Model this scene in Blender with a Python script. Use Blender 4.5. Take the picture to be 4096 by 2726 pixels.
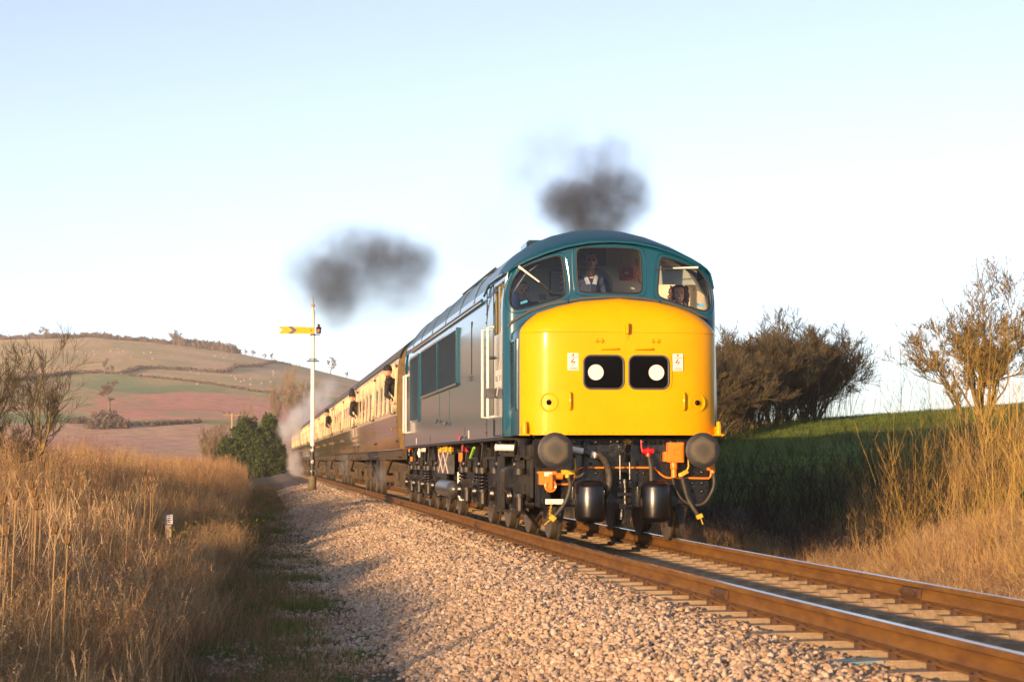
import bpy, bmesh, math, random
import numpy as np
from mathutils import Vector, Matrix, noise

for o in list(bpy.data.objects): bpy.data.objects.remove(o)
scene = bpy.context.scene
COL = scene.collection
R = math.radians
rng = np.random.default_rng(7)
random.seed(7)

# ------------------------------------------------------------------ camera, sky, sun, exposure
CAM = np.array([-4.2767, -26.168, 0.9328]); FPX = 8713.1; YAW = 0.116127; PITCH = 0.0549446
cam_d = bpy.data.cameras.new('camera'); cam = bpy.data.objects.new('camera', cam_d); COL.objects.link(cam)
cam.location = CAM; cam.rotation_euler = (math.pi/2 + PITCH, 0, -YAW)
cam_d.sensor_width = 36; cam_d.lens = 36*FPX/4096; cam_d.clip_start = .1; cam_d.clip_end = 9000
cam_d.dof.use_dof = True; cam_d.dof.focus_distance = 27.0; cam_d.dof.aperture_fstop = 6.5
scene.camera = cam
SUN_EL = R(6.3); SUN_AZ = R(36)          # azimuth: to the left of the line from the train towards the camera
sun_from = Vector((-math.sin(SUN_AZ)*math.cos(SUN_EL), -math.cos(SUN_AZ)*math.cos(SUN_EL), math.sin(SUN_EL)))
world = bpy.data.worlds.new('World'); scene.world = world; world.use_nodes = True
wn = world.node_tree.nodes; wl = world.node_tree.links
sky = wn.new('ShaderNodeTexSky'); sky.sky_type = 'NISHITA'; sky.sun_disc = False
sky.sun_elevation = SUN_EL; sky.sun_rotation = math.atan2(sun_from.x, sun_from.y)
sky.altitude = 0; sky.air_density = .55; sky.dust_density = .5; sky.ozone_density = 2.0
hsv = wn.new('ShaderNodeHueSaturation'); hsv.inputs['Saturation'].default_value = .62; hsv.inputs['Value'].default_value = 1.0
gam = wn.new('ShaderNodeGamma'); gam.inputs[1].default_value = 1.2; wl.new(sky.outputs[0], gam.inputs[0]); wl.new(gam.outputs[0], hsv.inputs['Color'])
tint = wn.new('ShaderNodeMix'); tint.data_type = 'RGBA'; tint.blend_type = 'MULTIPLY'; tint.inputs[0].default_value = 1; tint.inputs[7].default_value = (1.02, .998, .965, 1)
wl.new(hsv.outputs[0], tint.inputs[6]); wl.new(tint.outputs[2], wn['Background'].inputs[0]); wn['Background'].inputs[1].default_value = 0.112
sun_d = bpy.data.lights.new('sun', 'SUN'); sun = bpy.data.objects.new('sun', sun_d); COL.objects.link(sun)
sun_d.energy = 4.0; sun_d.angle = R(.55); sun_d.color = (1.0, .60, .285)
sun.rotation_euler = sun_from.to_track_quat('Z', 'Y').to_euler(); sun.location = (-30, -40, 30)
vs = scene.view_settings; vs.view_transform = 'Standard'; vs.look = 'None'; vs.gamma = 1; vs.exposure = 1.15; vs.use_curve_mapping = False
scene.cycles.use_denoising = True; scene.cycles.max_bounces = 5; scene.cycles.diffuse_bounces = 3; scene.cycles.glossy_bounces = 3; scene.cycles.transmission_bounces = 3; scene.cycles.transparent_max_bounces = 16
scene.cycles.volume_bounces = 2; scene.cycles.caustics_reflective = False; scene.cycles.caustics_refractive = False
scene.cycles.volume_step_rate = 1.0

# pixel of the photograph (4096 wide) -> ray, used to lay out the far hill
_c, _s = math.cos(YAW), math.sin(YAW)
C_R = np.array([_c, -_s, 0]); C_F = np.array([_s*math.cos(PITCH), _c*math.cos(PITCH), math.sin(PITCH)]); C_U = np.cross(C_R, C_F)
def ray(x, y): return C_R*(x-2048)/FPX - C_U*(y-1363)/FPX + C_F
def at_y(x, y, Y): d = ray(x, y); return CAM + d*(Y-CAM[1])/d[1]
def to_px(P):
    d = np.asarray(P) - CAM; z = d@C_F
    return 2048 + FPX*(d@C_R)/z, 1363 - FPX*(d@C_U)/z

# ------------------------------------------------------------------ materials
MATS = {}
def nodes_of(name):
    m = bpy.data.materials.new(name); m.use_nodes = True; MATS[name] = m
    nt = m.node_tree; return m, nt, nt.nodes, nt.links, nt.nodes['Principled BSDF']
def mat(name, col, rough=.5, metal=0, coat=0, col2=None, nscale=6, bump=0, bscale=60, detail=5, spec=None, stretch=None, coatr=.05, lo=.35, hi=.65, trans=0):
    m, nt, N, L, B = nodes_of(name)
    B.inputs['Base Color'].default_value = (*col, 1); B.inputs['Roughness'].default_value = rough; B.inputs['Metallic'].default_value = metal
    B.inputs['Coat Weight'].default_value = coat; B.inputs['Coat Roughness'].default_value = coatr
    if spec is not None: B.inputs['Specular IOR Level'].default_value = spec
    tc = N.new('ShaderNodeTexCoord'); vec = tc.outputs['Object']
    if stretch:
        mp = N.new('ShaderNodeMapping'); mp.inputs['Scale'].default_value = stretch; L.new(vec, mp.inputs[0]); vec = mp.outputs[0]
    if col2 is not None:
        n = N.new('ShaderNodeTexNoise'); n.inputs['Scale'].default_value = nscale; n.inputs['Detail'].default_value = detail; n.inputs['Roughness'].default_value = .65
        r = N.new('ShaderNodeValToRGB'); r.color_ramp.elements[0].color = (*col, 1); r.color_ramp.elements[1].color = (*col2, 1)
        r.color_ramp.elements[0].position = lo; r.color_ramp.elements[1].position = hi
        L.new(vec, n.inputs['Vector']); L.new(n.outputs[0], r.inputs[0]); L.new(r.outputs[0], B.inputs['Base Color'])
    if bump:
        n2 = N.new('ShaderNodeTexNoise'); n2.inputs['Scale'].default_value = bscale; n2.inputs['Detail'].default_value = 4
        b = N.new('ShaderNodeBump'); b.inputs['Strength'].default_value = bump; b.inputs['Distance'].default_value = .01
        L.new(vec, n2.inputs['Vector']); L.new(n2.outputs[0], b.inputs['Height']); L.new(b.outputs[0], B.inputs['Normal'])
    return m
def leafmat(name, col, col2, rough=.7, trans=.25):
    """plant matter: colour differs from blade to blade, a little light comes through"""
    m, nt, N, L, B = nodes_of(name)
    oi = N.new('ShaderNodeObjectInfo'); ge = N.new('ShaderNodeNewGeometry')
    add = N.new('ShaderNodeMath'); add.operation = 'ADD'; L.new(oi.outputs['Random'], add.inputs[0]); L.new(ge.outputs['Random Per Island'], add.inputs[1])
    fr = N.new('ShaderNodeMath'); fr.operation = 'FRACT'; L.new(add.outputs[0], fr.inputs[0])
    r = N.new('ShaderNodeValToRGB'); r.color_ramp.elements[0].color = (*col, 1); r.color_ramp.elements[1].color = (*col2, 1); L.new(fr.outputs[0], r.inputs[0])
    L.new(r.outputs[0], B.inputs['Base Color']); B.inputs['Roughness'].default_value = rough; B.inputs['Specular IOR Level'].default_value = .25
    if trans:
        t = N.new('ShaderNodeBsdfTranslucent'); L.new(r.outputs[0], t.inputs[0]); mx = N.new('ShaderNodeMixShader'); mx.inputs[0].default_value = trans
        out = N['Material Output']; L.new(B.outputs[0], mx.inputs[1]); L.new(t.outputs[0], mx.inputs[2]); L.new(mx.outputs[0], out.inputs[0])
    return m
def attrmat(name, rough=.9, nscale=20, amount=.5, bump=0, bscale=40):
    """colour from the mesh attribute 'col' (what grows or lies there), broken up by noise"""
    m, nt, N, L, B = nodes_of(name)
    a = N.new('ShaderNodeAttribute'); a.attribute_name = 'col'; tc = N.new('ShaderNodeTexCoord')
    n = N.new('ShaderNodeTexNoise'); n.inputs['Scale'].default_value = nscale; n.inputs['Detail'].default_value = 6; n.inputs['Roughness'].default_value = .7
    mr = N.new('ShaderNodeMapRange'); mr.inputs[1].default_value = .25; mr.inputs[2].default_value = .75; mr.inputs[3].default_value = 1-amount; mr.inputs[4].default_value = 1+amount
    mu = N.new('ShaderNodeVectorMath'); mu.operation = 'SCALE'
    L.new(tc.outputs['Object'], n.inputs['Vector']); L.new(n.outputs[0], mr.inputs[0]); L.new(a.outputs['Color'], mu.inputs[0]); L.new(mr.outputs[0], mu.inputs['Scale'])
    L.new(mu.outputs[0], B.inputs['Base Color']); B.inputs['Roughness'].default_value = rough; B.inputs['Specular IOR Level'].default_value = .2
    if bump:
        n2 = N.new('ShaderNodeTexNoise'); n2.inputs['Scale'].default_value = bscale; n2.inputs['Detail'].default_value = 5
        b = N.new('ShaderNodeBump'); b.inputs['Strength'].default_value = bump; b.inputs['Distance'].default_value = .05
        L.new(tc.outputs['Object'], n2.inputs['Vector']); L.new(n2.outputs[0], b.inputs['Height']); L.new(b.outputs[0], B.inputs['Normal'])
    return m
def glassmat(name, tint=(1, 1, 1), refl=1.0):
    m, nt, N, L, B = nodes_of(name); N.remove(B)
    t = N.new('ShaderNodeBsdfTransparent'); t.inputs[0].default_value = (*tint, 1); g = N.new('ShaderNodeBsdfGlossy'); g.inputs['Roughness'].default_value = .02
    f = N.new('ShaderNodeFresnel'); f.inputs[0].default_value = 1.45; mu = N.new('ShaderNodeMath'); mu.operation = 'MULTIPLY'; mu.inputs[1].default_value = refl
    mx = N.new('ShaderNodeMixShader'); L.new(f.outputs[0], mu.inputs[0]); L.new(mu.outputs[0], mx.inputs[0]); L.new(t.outputs[0], mx.inputs[1]); L.new(g.outputs[0], mx.inputs[2]); L.new(mx.outputs[0], N['Material Output'].inputs[0])
    return m

# ------------------------------------------------------------------ mesh helpers
def tag(o, label=None, cat=None, group=None, kind=None):
    if label: o['label'] = label
    if cat: o['category'] = cat
    if group: o['group'] = group
    if kind: o['kind'] = kind
    return o
def empty(name, loc=(0, 0, 0), rz=0, label=None, cat=None, group=None, parent=None):
    o = bpy.data.objects.new(name, None); COL.objects.link(o); o.location = loc; o.rotation_euler = (0, 0, rz); o.empty_display_size = .2
    if parent: o.parent = parent
    return tag(o, label, cat, group)
def copy_tree(o, parent=None):
    c = o.copy(); COL.objects.link(c)
    if parent: c.parent = parent
    for ch in o.children: copy_tree(ch, c)
    return c
def mesh_np(name, V, F, mat_=None, smooth=False, col=None):
    """V (n,3); F (m,3) or (m,4) numpy arrays"""
    me = bpy.data.meshes.new(name); V = np.asarray(V, np.float32); F = np.asarray(F, np.int32); k = F.shape[1]
    me.vertices.add(len(V)); me.vertices.foreach_set('co', V.ravel()); me.loops.add(F.size); me.loops.foreach_set('vertex_index', F.ravel())
    me.polygons.add(len(F)); me.polygons.foreach_set('loop_start', np.arange(len(F), dtype=np.int32)*k); me.polygons.foreach_set('loop_total', np.full(len(F), k, np.int32))
    if smooth: me.polygons.foreach_set('use_smooth', np.ones(len(F), bool))
    if col is not None:
        a = me.color_attributes.new('col', 'FLOAT_COLOR', 'POINT'); c4 = np.ones((len(V), 4), np.float32); c4[:, :3] = col; a.data.foreach_set('color', c4.ravel())
    me.update(calc_edges=True); me.validate()
    if mat_: me.materials.append(mat_)
    return me
def link(name, me, parent=None):
    o = bpy.data.objects.new(name, me); COL.objects.link(o)
    if parent: o.parent = parent
    return o
class MB:
    def __init__(s): s.v = []; s.f = []; s.m = []; s.cur = 0
    def add(s, V, F):
        b = len(s.v); s.v += [tuple(map(float, p)) for p in V]; s.f += [tuple(i+b for i in f) for f in F]; s.m += [s.cur]*len(F); return s
    def box(s, c, d, rot=None, taper=1.0):
        x, y, z = d[0]/2, d[1]/2, d[2]/2
        P = [Vector((sx*x*(taper if sz > 0 else 1), sy*y*(taper if sz > 0 else 1), sz*z)) for sz in (-1, 1) for sy in (-1, 1) for sx in (-1, 1)]
        if rot is not None: P = [rot@p for p in P]
        return s.add([p+Vector(c) for p in P], [(0, 2, 3, 1), (4, 5, 7, 6), (0, 1, 5, 4), (2, 6, 7, 3), (0, 4, 6, 2), (1, 3, 7, 5)])
    def bx(s, x0, x1, y0, y1, z0, z1): return s.box(((x0+x1)/2, (y0+y1)/2, (z0+z1)/2), (x1-x0, y1-y0, z1-z0))
    def tube(s, pts, r, n=8, caps=True):
        pts = [Vector(p) for p in pts]; rs = r if hasattr(r, '__len__') else [r]*len(pts); V = []; F = []; up = None
        for i, p in enumerate(pts):
            t = (pts[min(i+1, len(pts)-1)]-pts[max(i-1, 0)]).normalized()
            if up is None: up = Vector((0, 0, 1)) if abs(t.z) < .9 else Vector((1, 0, 0))
            a = t.cross(up)
            if a.length < 1e-4: a = t.cross(Vector((1, .3, 0)))
            a.normalize(); b = a.cross(t).normalized(); up = b
            for k in range(n):
                an = 2*math.pi*k/n; V.append(p + rs[i]*(a*math.cos(an)+b*math.sin(an)))
        for i in range(len(pts)-1):
            for k in range(n): F.append((i*n+k, i*n+(k+1) % n, (i+1)*n+(k+1) % n, (i+1)*n+k))
        if caps: F += [tuple(range(n-1, -1, -1)), tuple((len(pts)-1)*n+k for k in range(n))]
        return s.add(V, F)
    def cyl(s, p0, p1, r, r1=None, n=20): return s.tube([p0, p1], [r, r if r1 is None else r1], n)
    def lathe(s, o, ax, prof, n=24):
        """prof: list of (distance along ax, radius)"""
        ax = Vector(ax).normalized(); o = Vector(o)
        return s.tube([o+ax*d for d, _ in prof], [r for _, r in prof], n) if len({round(d, 6) for d, _ in prof}) == len(prof) else s._lathe(o, ax, prof, n)
    def _lathe(s, o, ax, prof, n):
        a = ax.cross(Vector((0, 0, 1)) if abs(ax.z) < .9 else Vector((1, 0, 0))).normalized(); b = ax.cross(a); V = []; F = []
        for d, r in prof:
            for k in range(n):
                an = 2*math.pi*k/n; V.append(o+ax*d+r*(a*math.cos(an)+b*math.sin(an)))
        for i in range(len(prof)-1):
            for k in range(n): F.append((i*n+k, i*n+(k+1) % n, (i+1)*n+(k+1) % n, (i+1)*n+k))
        F += [tuple(range(n-1, -1, -1)), tuple((len(prof)-1)*n+k for k in range(n))]
        return s.add(V, F)
    def grid(s, P, closed=False):
        """P[i][j] points"""
        n, m = len(P), len(P[0]); F = []
        for i in range(n-1):
            for j in range(m-1 if not closed else m): F.append((i*m+j, i*m+(j+1) % m, (i+1)*m+(j+1) % m, (i+1)*m+j))
        return s.add([p for r in P for p in r], F)
    def prism(s, poly, ax, a0, a1):
        """poly of 2D points swept along axis ax ('x','y','z') from a0 to a1"""
        def p3(p, a): return {'x': (a, p[0], p[1]), 'y': (p[0], a, p[1]), 'z': (p[0], p[1], a)}[ax]
        n = len(poly); V = [p3(p, a0) for p in poly]+[p3(p, a1) for p in poly]
        return s.add(V, [tuple(range(n)), tuple(range(2*n-1, n-1, -1))]+[(i, n+i, n+(i+1) % n, (i+1) % n) for i in range(n)])
    def torus(s, c, ax, Rr, r, n=24, m=8):
        ax = Vector(ax).normalized(); a = ax.cross(Vector((0, 0, 1)) if abs(ax.z) < .9 else Vector((1, 0, 0))).normalized(); b = ax.cross(a); P = []
        for i in range(n+1):
            an = 2*math.pi*i/n; d = a*math.cos(an)+b*math.sin(an)
            P.append([Vector(c)+d*(Rr+r*math.cos(2*math.pi*k/m))+ax*r*math.sin(2*math.pi*k/m) for k in range(m)])
        return s.grid(P, True)
    def sphere(s, c, r, n=12, m=8, sq=(1, 1, 1)):
        P = [[(c[0]+r*sq[0]*math.sin(math.pi*i/m)*math.cos(2*math.pi*k/n), c[1]+r*sq[1]*math.sin(math.pi*i/m)*math.sin(2*math.pi*k/n), c[2]+r*sq[2]*math.cos(math.pi*i/m)) for k in range(n)] for i in range(m+1)]
        return s.grid(P, True)
    def mesh(s, name, mats, smooth=35, bev=0):
        me = bpy.data.meshes.new(name); me.from_pydata(s.v, [], s.f)
        for mm in (mats if isinstance(mats, (list, tuple)) else [mats]): me.materials.append(MATS[mm] if isinstance(mm, str) else mm)
        if any(s.m): me.polygons.foreach_set('material_index', s.m)
        bm = bmesh.new(); bm.from_mesh(me)
        bmesh.ops.remove_doubles(bm, verts=bm.verts, dist=1e-5); bmesh.ops.recalc_face_normals(bm, faces=bm.faces)
        if bev:
            es = [e for e in bm.edges if len(e.link_faces) == 2 and e.calc_face_angle(0) > R(40)]
            bmesh.ops.bevel(bm, geom=es, offset=bev, segments=2, affect='EDGES', clamp_overlap=True)
        for f in bm.faces: f.smooth = smooth > 0
        for e in bm.edges: e.smooth = len(e.link_faces) == 2 and e.calc_face_angle(0) < R(smooth or 1)
        bm.to_mesh(me); bm.free(); return me
    def build(s, name, mats, parent=None, smooth=35, bev=0): return link(name, s.mesh(name, mats, smooth, bev), parent)

def scatter(name, P, rot, scl, idx, protos, label, cat, kind='stuff'):
    """many small pieces of ground cover: instances of a few prototypes on points"""
    me = bpy.data.meshes.new(name); P = np.asarray(P, np.float32); n = len(P); me.vertices.add(n); me.vertices.foreach_set('co', P.ravel())
    a = me.attributes.new('rot', 'FLOAT_VECTOR', 'POINT'); a.data.foreach_set('vector', np.asarray(rot, np.float32).ravel())
    scl = np.asarray(scl, np.float32); scl = np.repeat(scl[:, None], 3, 1) if scl.ndim == 1 else scl
    a = me.attributes.new('scl', 'FLOAT_VECTOR', 'POINT'); a.data.foreach_set('vector', scl.ravel())
    a = me.attributes.new('idx', 'INT', 'POINT'); a.data.foreach_set('value', np.asarray(idx, np.int32))
    o = link(name, me); tag(o, label, cat, None, kind)
    pc = bpy.data.collections.new(name+'_pieces')
    for i, pm in enumerate(protos): pc.objects.link(bpy.data.objects.new('%s_%02d' % (name, i), pm))
    g = bpy.data.node_groups.new(name, 'GeometryNodeTree'); g.interface.new_socket('Geometry', in_out='INPUT', socket_type='NodeSocketGeometry'); g.interface.new_socket('Geometry', in_out='OUTPUT', socket_type='NodeSocketGeometry')
    N = g.nodes; L = g.links; gi = N.new('NodeGroupInput'); go = N.new('NodeGroupOutput'); ip = N.new('GeometryNodeInstanceOnPoints'); ci = N.new('GeometryNodeCollectionInfo')
    ci.inputs['Collection'].default_value = pc; ci.inputs['Separate Children'].default_value = True; ci.inputs['Reset Children'].default_value = True
    def na(nm, t): q = N.new('GeometryNodeInputNamedAttribute'); q.data_type = t; q.inputs['Name'].default_value = nm; return q.outputs['Attribute']
    er = N.new('FunctionNodeEulerToRotation'); L.new(na('rot', 'FLOAT_VECTOR'), er.inputs[0])
    L.new(gi.outputs[0], ip.inputs['Points']); L.new(ci.outputs[0], ip.inputs['Instance']); ip.inputs['Pick Instance'].default_value = True
    L.new(na('idx', 'INT'), ip.inputs['Instance Index']); L.new(er.outputs[0], ip.inputs['Rotation']); L.new(na('scl', 'FLOAT_VECTOR'), ip.inputs['Scale']); L.new(ip.outputs[0], go.inputs[0])
    md = o.modifiers.new('scatter', 'NODES'); md.node_group = g
    return o
def ss(a, b, x):
    t = np.clip((np.asarray(x, float)-a)/(b-a), 0, 1); return t*t*(3-2*t)
def vnoise(x, y, s=1.0, seed=0):
    """cheap smooth value noise on arrays, 0..1"""
    x = np.asarray(x, float)/s+seed*17.3; y = np.asarray(y, float)/s+seed*5.1
    xi = np.floor(x); yi = np.floor(y); fx = x-xi; fy = y-yi; fx = fx*fx*(3-2*fx); fy = fy*fy*(3-2*fy)
    def h(a, b): q = np.sin(a*127.1+b*311.7)*43758.5453; return q-np.floor(q)
    return (h(xi, yi)*(1-fx)+h(xi+1, yi)*fx)*(1-fy)+(h(xi, yi+1)*(1-fx)+h(xi+1, yi+1)*fx)*fy
# ------------------------------------------------------------------ terrain
def xc(Y):            # centre line of the track: straight under the train, a long easy curve towards the camera
    return np.minimum(0, np.asarray(Y, float)+2)**2/1100.0
RX = [-900, -300, -125, -80, -40, -15, 17, 39, 80, 140, 220, 400, 900]
RZ = [46, 57, 57.5, 59, 55.5, 52, 45.5, 40, 29, 15, 5, 1.5, 0]
def hill_z(X, Y):
    X = np.asarray(X, float); Y = np.asarray(Y, float)
    r = np.interp(X, RX, RZ); t = np.clip((Y-250)/(1000-250), 0, 1.0)
    roll = (vnoise(X, Y, 120, 3)-.5)*3.0+(vnoise(X, Y, 45, 4)-.5)*1.2
    z = r*(.25*t+.75*t**1.35)+roll*ss(0, .15, t)*(1-ss(.85, 1, t)) - .5
    return z - np.clip(Y-1000, 0, 160)*.06
def ground_z(X, Y):
    X = np.asarray(X, float)-xc(Y); Y = np.asarray(Y, float)
    mid = -.30+.03*ss(-4, 0, Y)
    zl = np.interp(X, [-60, -9, -4.7, -3.35, -2.1, -1.45, -1.0], [-.75, -.7, -.60, -.56, -.25, -.205, -.222])
    zr = np.interp(X, [1.0, 1.5, 1.9, 2.6, 3.4, 5, 8, 11, 14, 20, 26, 60, 300], [-.25, -.23, -.27, -.46, -.5, -.12, .72, 1.5, 2.1, 2.78, 2.95, 3.0, 3.0])
    z = np.where(X < -1.0, zl, np.where(X > 1.0, zr, mid))
    z = z+np.where((X < -1) & (X > -1.5), .03*ss(-4, 0, Y), 0)
    z = z+(vnoise(X, Y, 1.7, 1)-.5)*.08*ss(2.0, 5.0, np.abs(X))+(vnoise(X, Y, .5, 2)-.5)*.035*ss(1.2, 2.2, np.abs(X))
    return z
def axis(*segs):
    a = []
    for lo, hi, st in segs: a += list(np.arange(lo, hi, st))
    return np.array(a+[segs[-1][1]])
def sheet(name, xs, ys, zf, colf, m, label=None):
    X, Y = np.meshgrid(xs, ys); Z = zf(X, Y); V = np.stack([X, Y, Z], -1).reshape(-1, 3); nx, ny = len(xs), len(ys)
    i = np.arange(nx*ny).reshape(ny, nx); F = np.stack([i[:-1, :-1], i[:-1, 1:], i[1:, 1:], i[1:, :-1]], -1).reshape(-1, 4)
    o = link(name, mesh_np(name, V, F, m, True, colf(V))); o['kind'] = 'structure'
    if label: o['label'] = label
    return o
def lerp(a, b, t): return a+(b-a)*t[..., None]
def ground_col(V):
    X = V[:, 0]-xc(V[:, 1]); Y = V[:, 1]; n1 = vnoise(V[:, 0], Y, 1.1, 5); n2 = vnoise(V[:, 0], Y, .35, 6); n3 = vnoise(V[:, 0], Y, 6, 8)
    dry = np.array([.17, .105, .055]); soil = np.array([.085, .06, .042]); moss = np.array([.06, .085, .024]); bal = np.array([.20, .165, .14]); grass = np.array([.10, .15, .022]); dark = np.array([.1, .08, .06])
    c = lerp(soil, dry, n1)
    c = lerp(c, moss, ss(-5.0, -4.5, X)*(.1+.7*ss(.45, .75, n1*.6+n2*.4)))
    c = lerp(c, bal*.3+np.array([.05, .055, .03])*.7, ss(-4.3, -3.7, X+(n2-.5)*.9)*(1-.5*n1))
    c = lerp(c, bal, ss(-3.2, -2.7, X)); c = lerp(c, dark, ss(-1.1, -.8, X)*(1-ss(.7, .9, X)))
    c = lerp(c, soil, ss(2.2, 2.7, X)); c = lerp(c, dry*.8, ss(2.8, 3.6, X)*n1); c = lerp(c, grass*(.75+.5*n3[:, None]), ss(4.6, 6.5, X+(n1-.5)*1.5))
    return c
attrmat('ground_mat', nscale=24, amount=.55, bump=.7, bscale=30)
gx = axis((-1500, -400, 100), (-400, -60, 34), (-60, -14, 2), (-14, -6, .5), (-6, -.6, .12), (-.6, .6, .3), (.6, 3.6, .12), (3.6, 12, .4), (12, 60, 1.5), (60, 400, 34), (400, 1500, 100))
gy = axis((-326, -30, 37), (-30, -19, 1), (-19, 6, .16), (6, 45, .45), (45, 200, 3), (200, 260, 10), (260, 1900, 164))
ground = sheet('ground', gx, gy, ground_z, ground_col, MATS['ground_mat'])

# the far hill with its fields
Z7 = lambda x, y: (x*1100/2156, 1200+y*1100/2156)
HX = axis((-900, -220, 40), (-220, 110, 2.2), (110, 900, 40)); HY = axis((240, 330, 10), (330, 1012, 4.5), (1012, 1850, 60))
def hill_col(V):
    px, py = to_px(V); a = px*2156/1100; b = (py-1200)*2156/1100           # fields keep the outlines their hedges give them
    n1 = vnoise(V[:, 0], V[:, 1], 14, 1); n2 = vnoise(V[:, 0]*3, V[:, 1], 40, 2); n3 = vnoise(V[:, 0], V[:, 1]*2, 60, 9)
    tan = np.array([.68, .45, .24]); green = np.array([.26, .32, .12]); pink = np.array([.74, .315, .20]); mauve = np.array([.58, .32, .24]); olive = np.array([.47, .375, .17])
    up = lerp(tan, olive, ss(.3, .75, n2*.6+n3*.4))
    yA = np.interp(a, [-300, 250, 560, 950, 1100, 1500, 1790, 1850, 2050, 2300], [640, 620, 580, 588, 542, 556, 566, 526, 520, 480])
    yB = np.interp(a, [-300, 250, 560, 960, 1400, 1800, 2300], [640, 620, 580, 590, 630, 685, 760])
    yD = np.interp(a, [-300, 420, 760, 900, 1200, 1450, 1700, 2156, 2400], [640, 640, 700, 748, 735, 716, 726, 772, 800])
    c = up; c = np.where((b > yB)[:, None], lerp(green, olive, ss(.4, .8, n2)), c)
    st = ss(.35, .65, .5+.5*np.sin(a/9.0+b*.02)); strip = lerp(olive, pink, st*.8*ss(.2, .6, n3))
    c = np.where((b > yD)[:, None], np.where((a < 740)[:, None], strip, lerp(pink, olive, .75*ss(.5, .8, n1*.5+n2*.5))), c)
    yE = np.interp(a, [-300, 600, 950, 1550, 2300], [880, 900, 940, 930, 960]); c = np.where((b > yE)[:, None], green, c)
    yC = np.interp(a, [-300, 700, 1000, 1200, 1500, 2300], [960, 965, 985, 985, 966, 990]); c = np.where((b > yC)[:, None], lerp(mauve, tan, .6*n2), c)
    return c
attrmat('hill_mat', nscale=.3, amount=.42)
hill = sheet('hill', HX, HY, hill_z, hill_col, MATS['hill_mat'])
hill['label'] = 'broad hillside of tan, green and pinkish fields'
def on_hill(px, py):
    d = ray(px, py); t = np.arange(290, 1060, .8); P = CAM[None]+d[None]*t[:, None]; k = P[:, 2] < hill_z(P[:, 0], P[:, 1])
    return P[int(np.argmax(k)) if k.any() else -80]
# ------------------------------------------------------------------ track
mat('rail_rust', (.215, .108, .026), .65, col2=(.13, .062, .022), nscale=9, bump=.25, bscale=50, stretch=(1, .25, 1), spec=.15)
mat('rail_top', (.55, .55, .55), .22, metal=1, col2=(.42, .36, .30), nscale=20, stretch=(6, .2, 1))
mat('concrete', (.33, .25, .165), .9, col2=(.20, .15, .10), nscale=14, bump=.5, bscale=70)
mat('blue_sleeper_paint', (.10, .27, .36), .8, col2=(.34, .28, .20), nscale=9, lo=.5, hi=.62, bump=.3)
mat('clip_rust', (.11, .052, .022), .7, col2=(.05, .028, .016), nscale=30)
track = empty('railway_track', (0, 0, -.2), label='single railway track on concrete sleepers running under the train', cat='railway track')
def tr(o): o.location = (0, 0, .2) if o.type == 'MESH' else o.location; return o
prof = [(-.07, -.159), (.07, -.159), (.07, -.147), (.02, -.128), (.009, -.11), (.009, -.055), (.014, -.046), (.035, -.038), (.036, -.012), (.028, -.001), (.014, 0), (-.014, 0), (-.028, -.001), (-.036, -.012), (-.035, -.038), (-.014, -.046), (-.009, -.055), (-.009, -.11), (-.02, -.128), (-.07, -.147)]
JOINTS = [-27.89, -9.6, 8.69, 26.98, 45.27, 63.56, 81.85]
def rail(side, y0, y1):
    b = MB(); ys = list(np.arange(y0+.004, y1-.004, .9 if y1 < 20 else 6))+[y1-.004]
    P = [[(p[0]+side*.7535+float(xc(y)), y, p[1]) for p in prof] for y in ys]; n = len(prof); b.grid(P, True)
    for f in range(len(b.f)):
        if f % n in (9, 10, 11): b.m[f] = 1
    b.add(P[0], [tuple(range(n))]); b.add(P[-1], [tuple(range(n))])
    o = b.build('rail', ['rail_rust', 'rail_top'], track, 30); o.location = (0, 0, .2); return o
for side in (-1, 1):
    ends = JOINTS+[330]
    for a, c in zip(ends[:-1], ends[1:]): rail(side, a, c)
    for j in JOINTS[1:5]:
        fb = MB()
        for q in (-1, 1):
            fb.prism([(side*.7535+float(xc(j))+q*x, z) for x, z in ((.012, -.12), (.034, -.128), (.046, -.09), (.03, -.06), (.03, -.05), (.012, -.048))], 'y', j-.23, j+.23)
            for k in (-.17, -.06, .06, .17): fb.cyl((side*.7535+float(xc(j))+q*.03, j+k, -.085), (side*.7535+float(xc(j))+q*.068, j+k, -.085), .018, n=6)
        o = fb.build('fishplate', 'clip_rust', track, 30); o.location = (0, 0, .2)
# sleepers
sl = MB()
for x0, x1, t0, t1 in ((-1.25, -1.0, -.015, 0), (-1.0, -.55, 0, 0), (-.55, .55, -.03, -.03), (.55, 1.0, 0, 0), (1.0, 1.25, 0, -.015)):
    def sec(x, t): return [(x, -.135, -.2), (x, .135, -.2), (x, .105, t), (x, -.105, t)]
    ta, tb = (t0, t1)
    sl.grid([sec(x0, ta)+[sec(x0, ta)[0]], sec(x1, tb)+[sec(x1, tb)[0]]])
sl.add(sec(-1.25, -.015), [(0, 1, 2, 3)]); sl.add(sec(1.25, -.015), [(0, 1, 2, 3)])
sleeper_me = sl.mesh('sleeper', 'concrete', 25, .012); sleeper_blue = sl.mesh('sleeper', 'concrete', 25, .012)
cm = MB()
cm.box((0, 0, .008), (.15, .16, .016)); 
for q in (-1, 1):
    cm.tube([(q*.02, -.05, .02), (q*.055, -.055, .034), (q*.085, -.04, .038), (q*.105, 0, .03), (q*.095, .045, .036), (q*.06, .05, .042), (q*.05, .01, .036)], .0105, 6)
    cm.box((q*.092, .0, .02), (.035, .06, .04))
clip_me = cm.mesh('rail_clip', 'clip_rust', 40)
bp = MB(); bp.add([(-1.252, -.136, -.2), (-1.252, .136, -.2), (-1.252, .106, -.015), (-1.252, -.106, -.015)], [(0, 1, 2, 3)])
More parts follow.
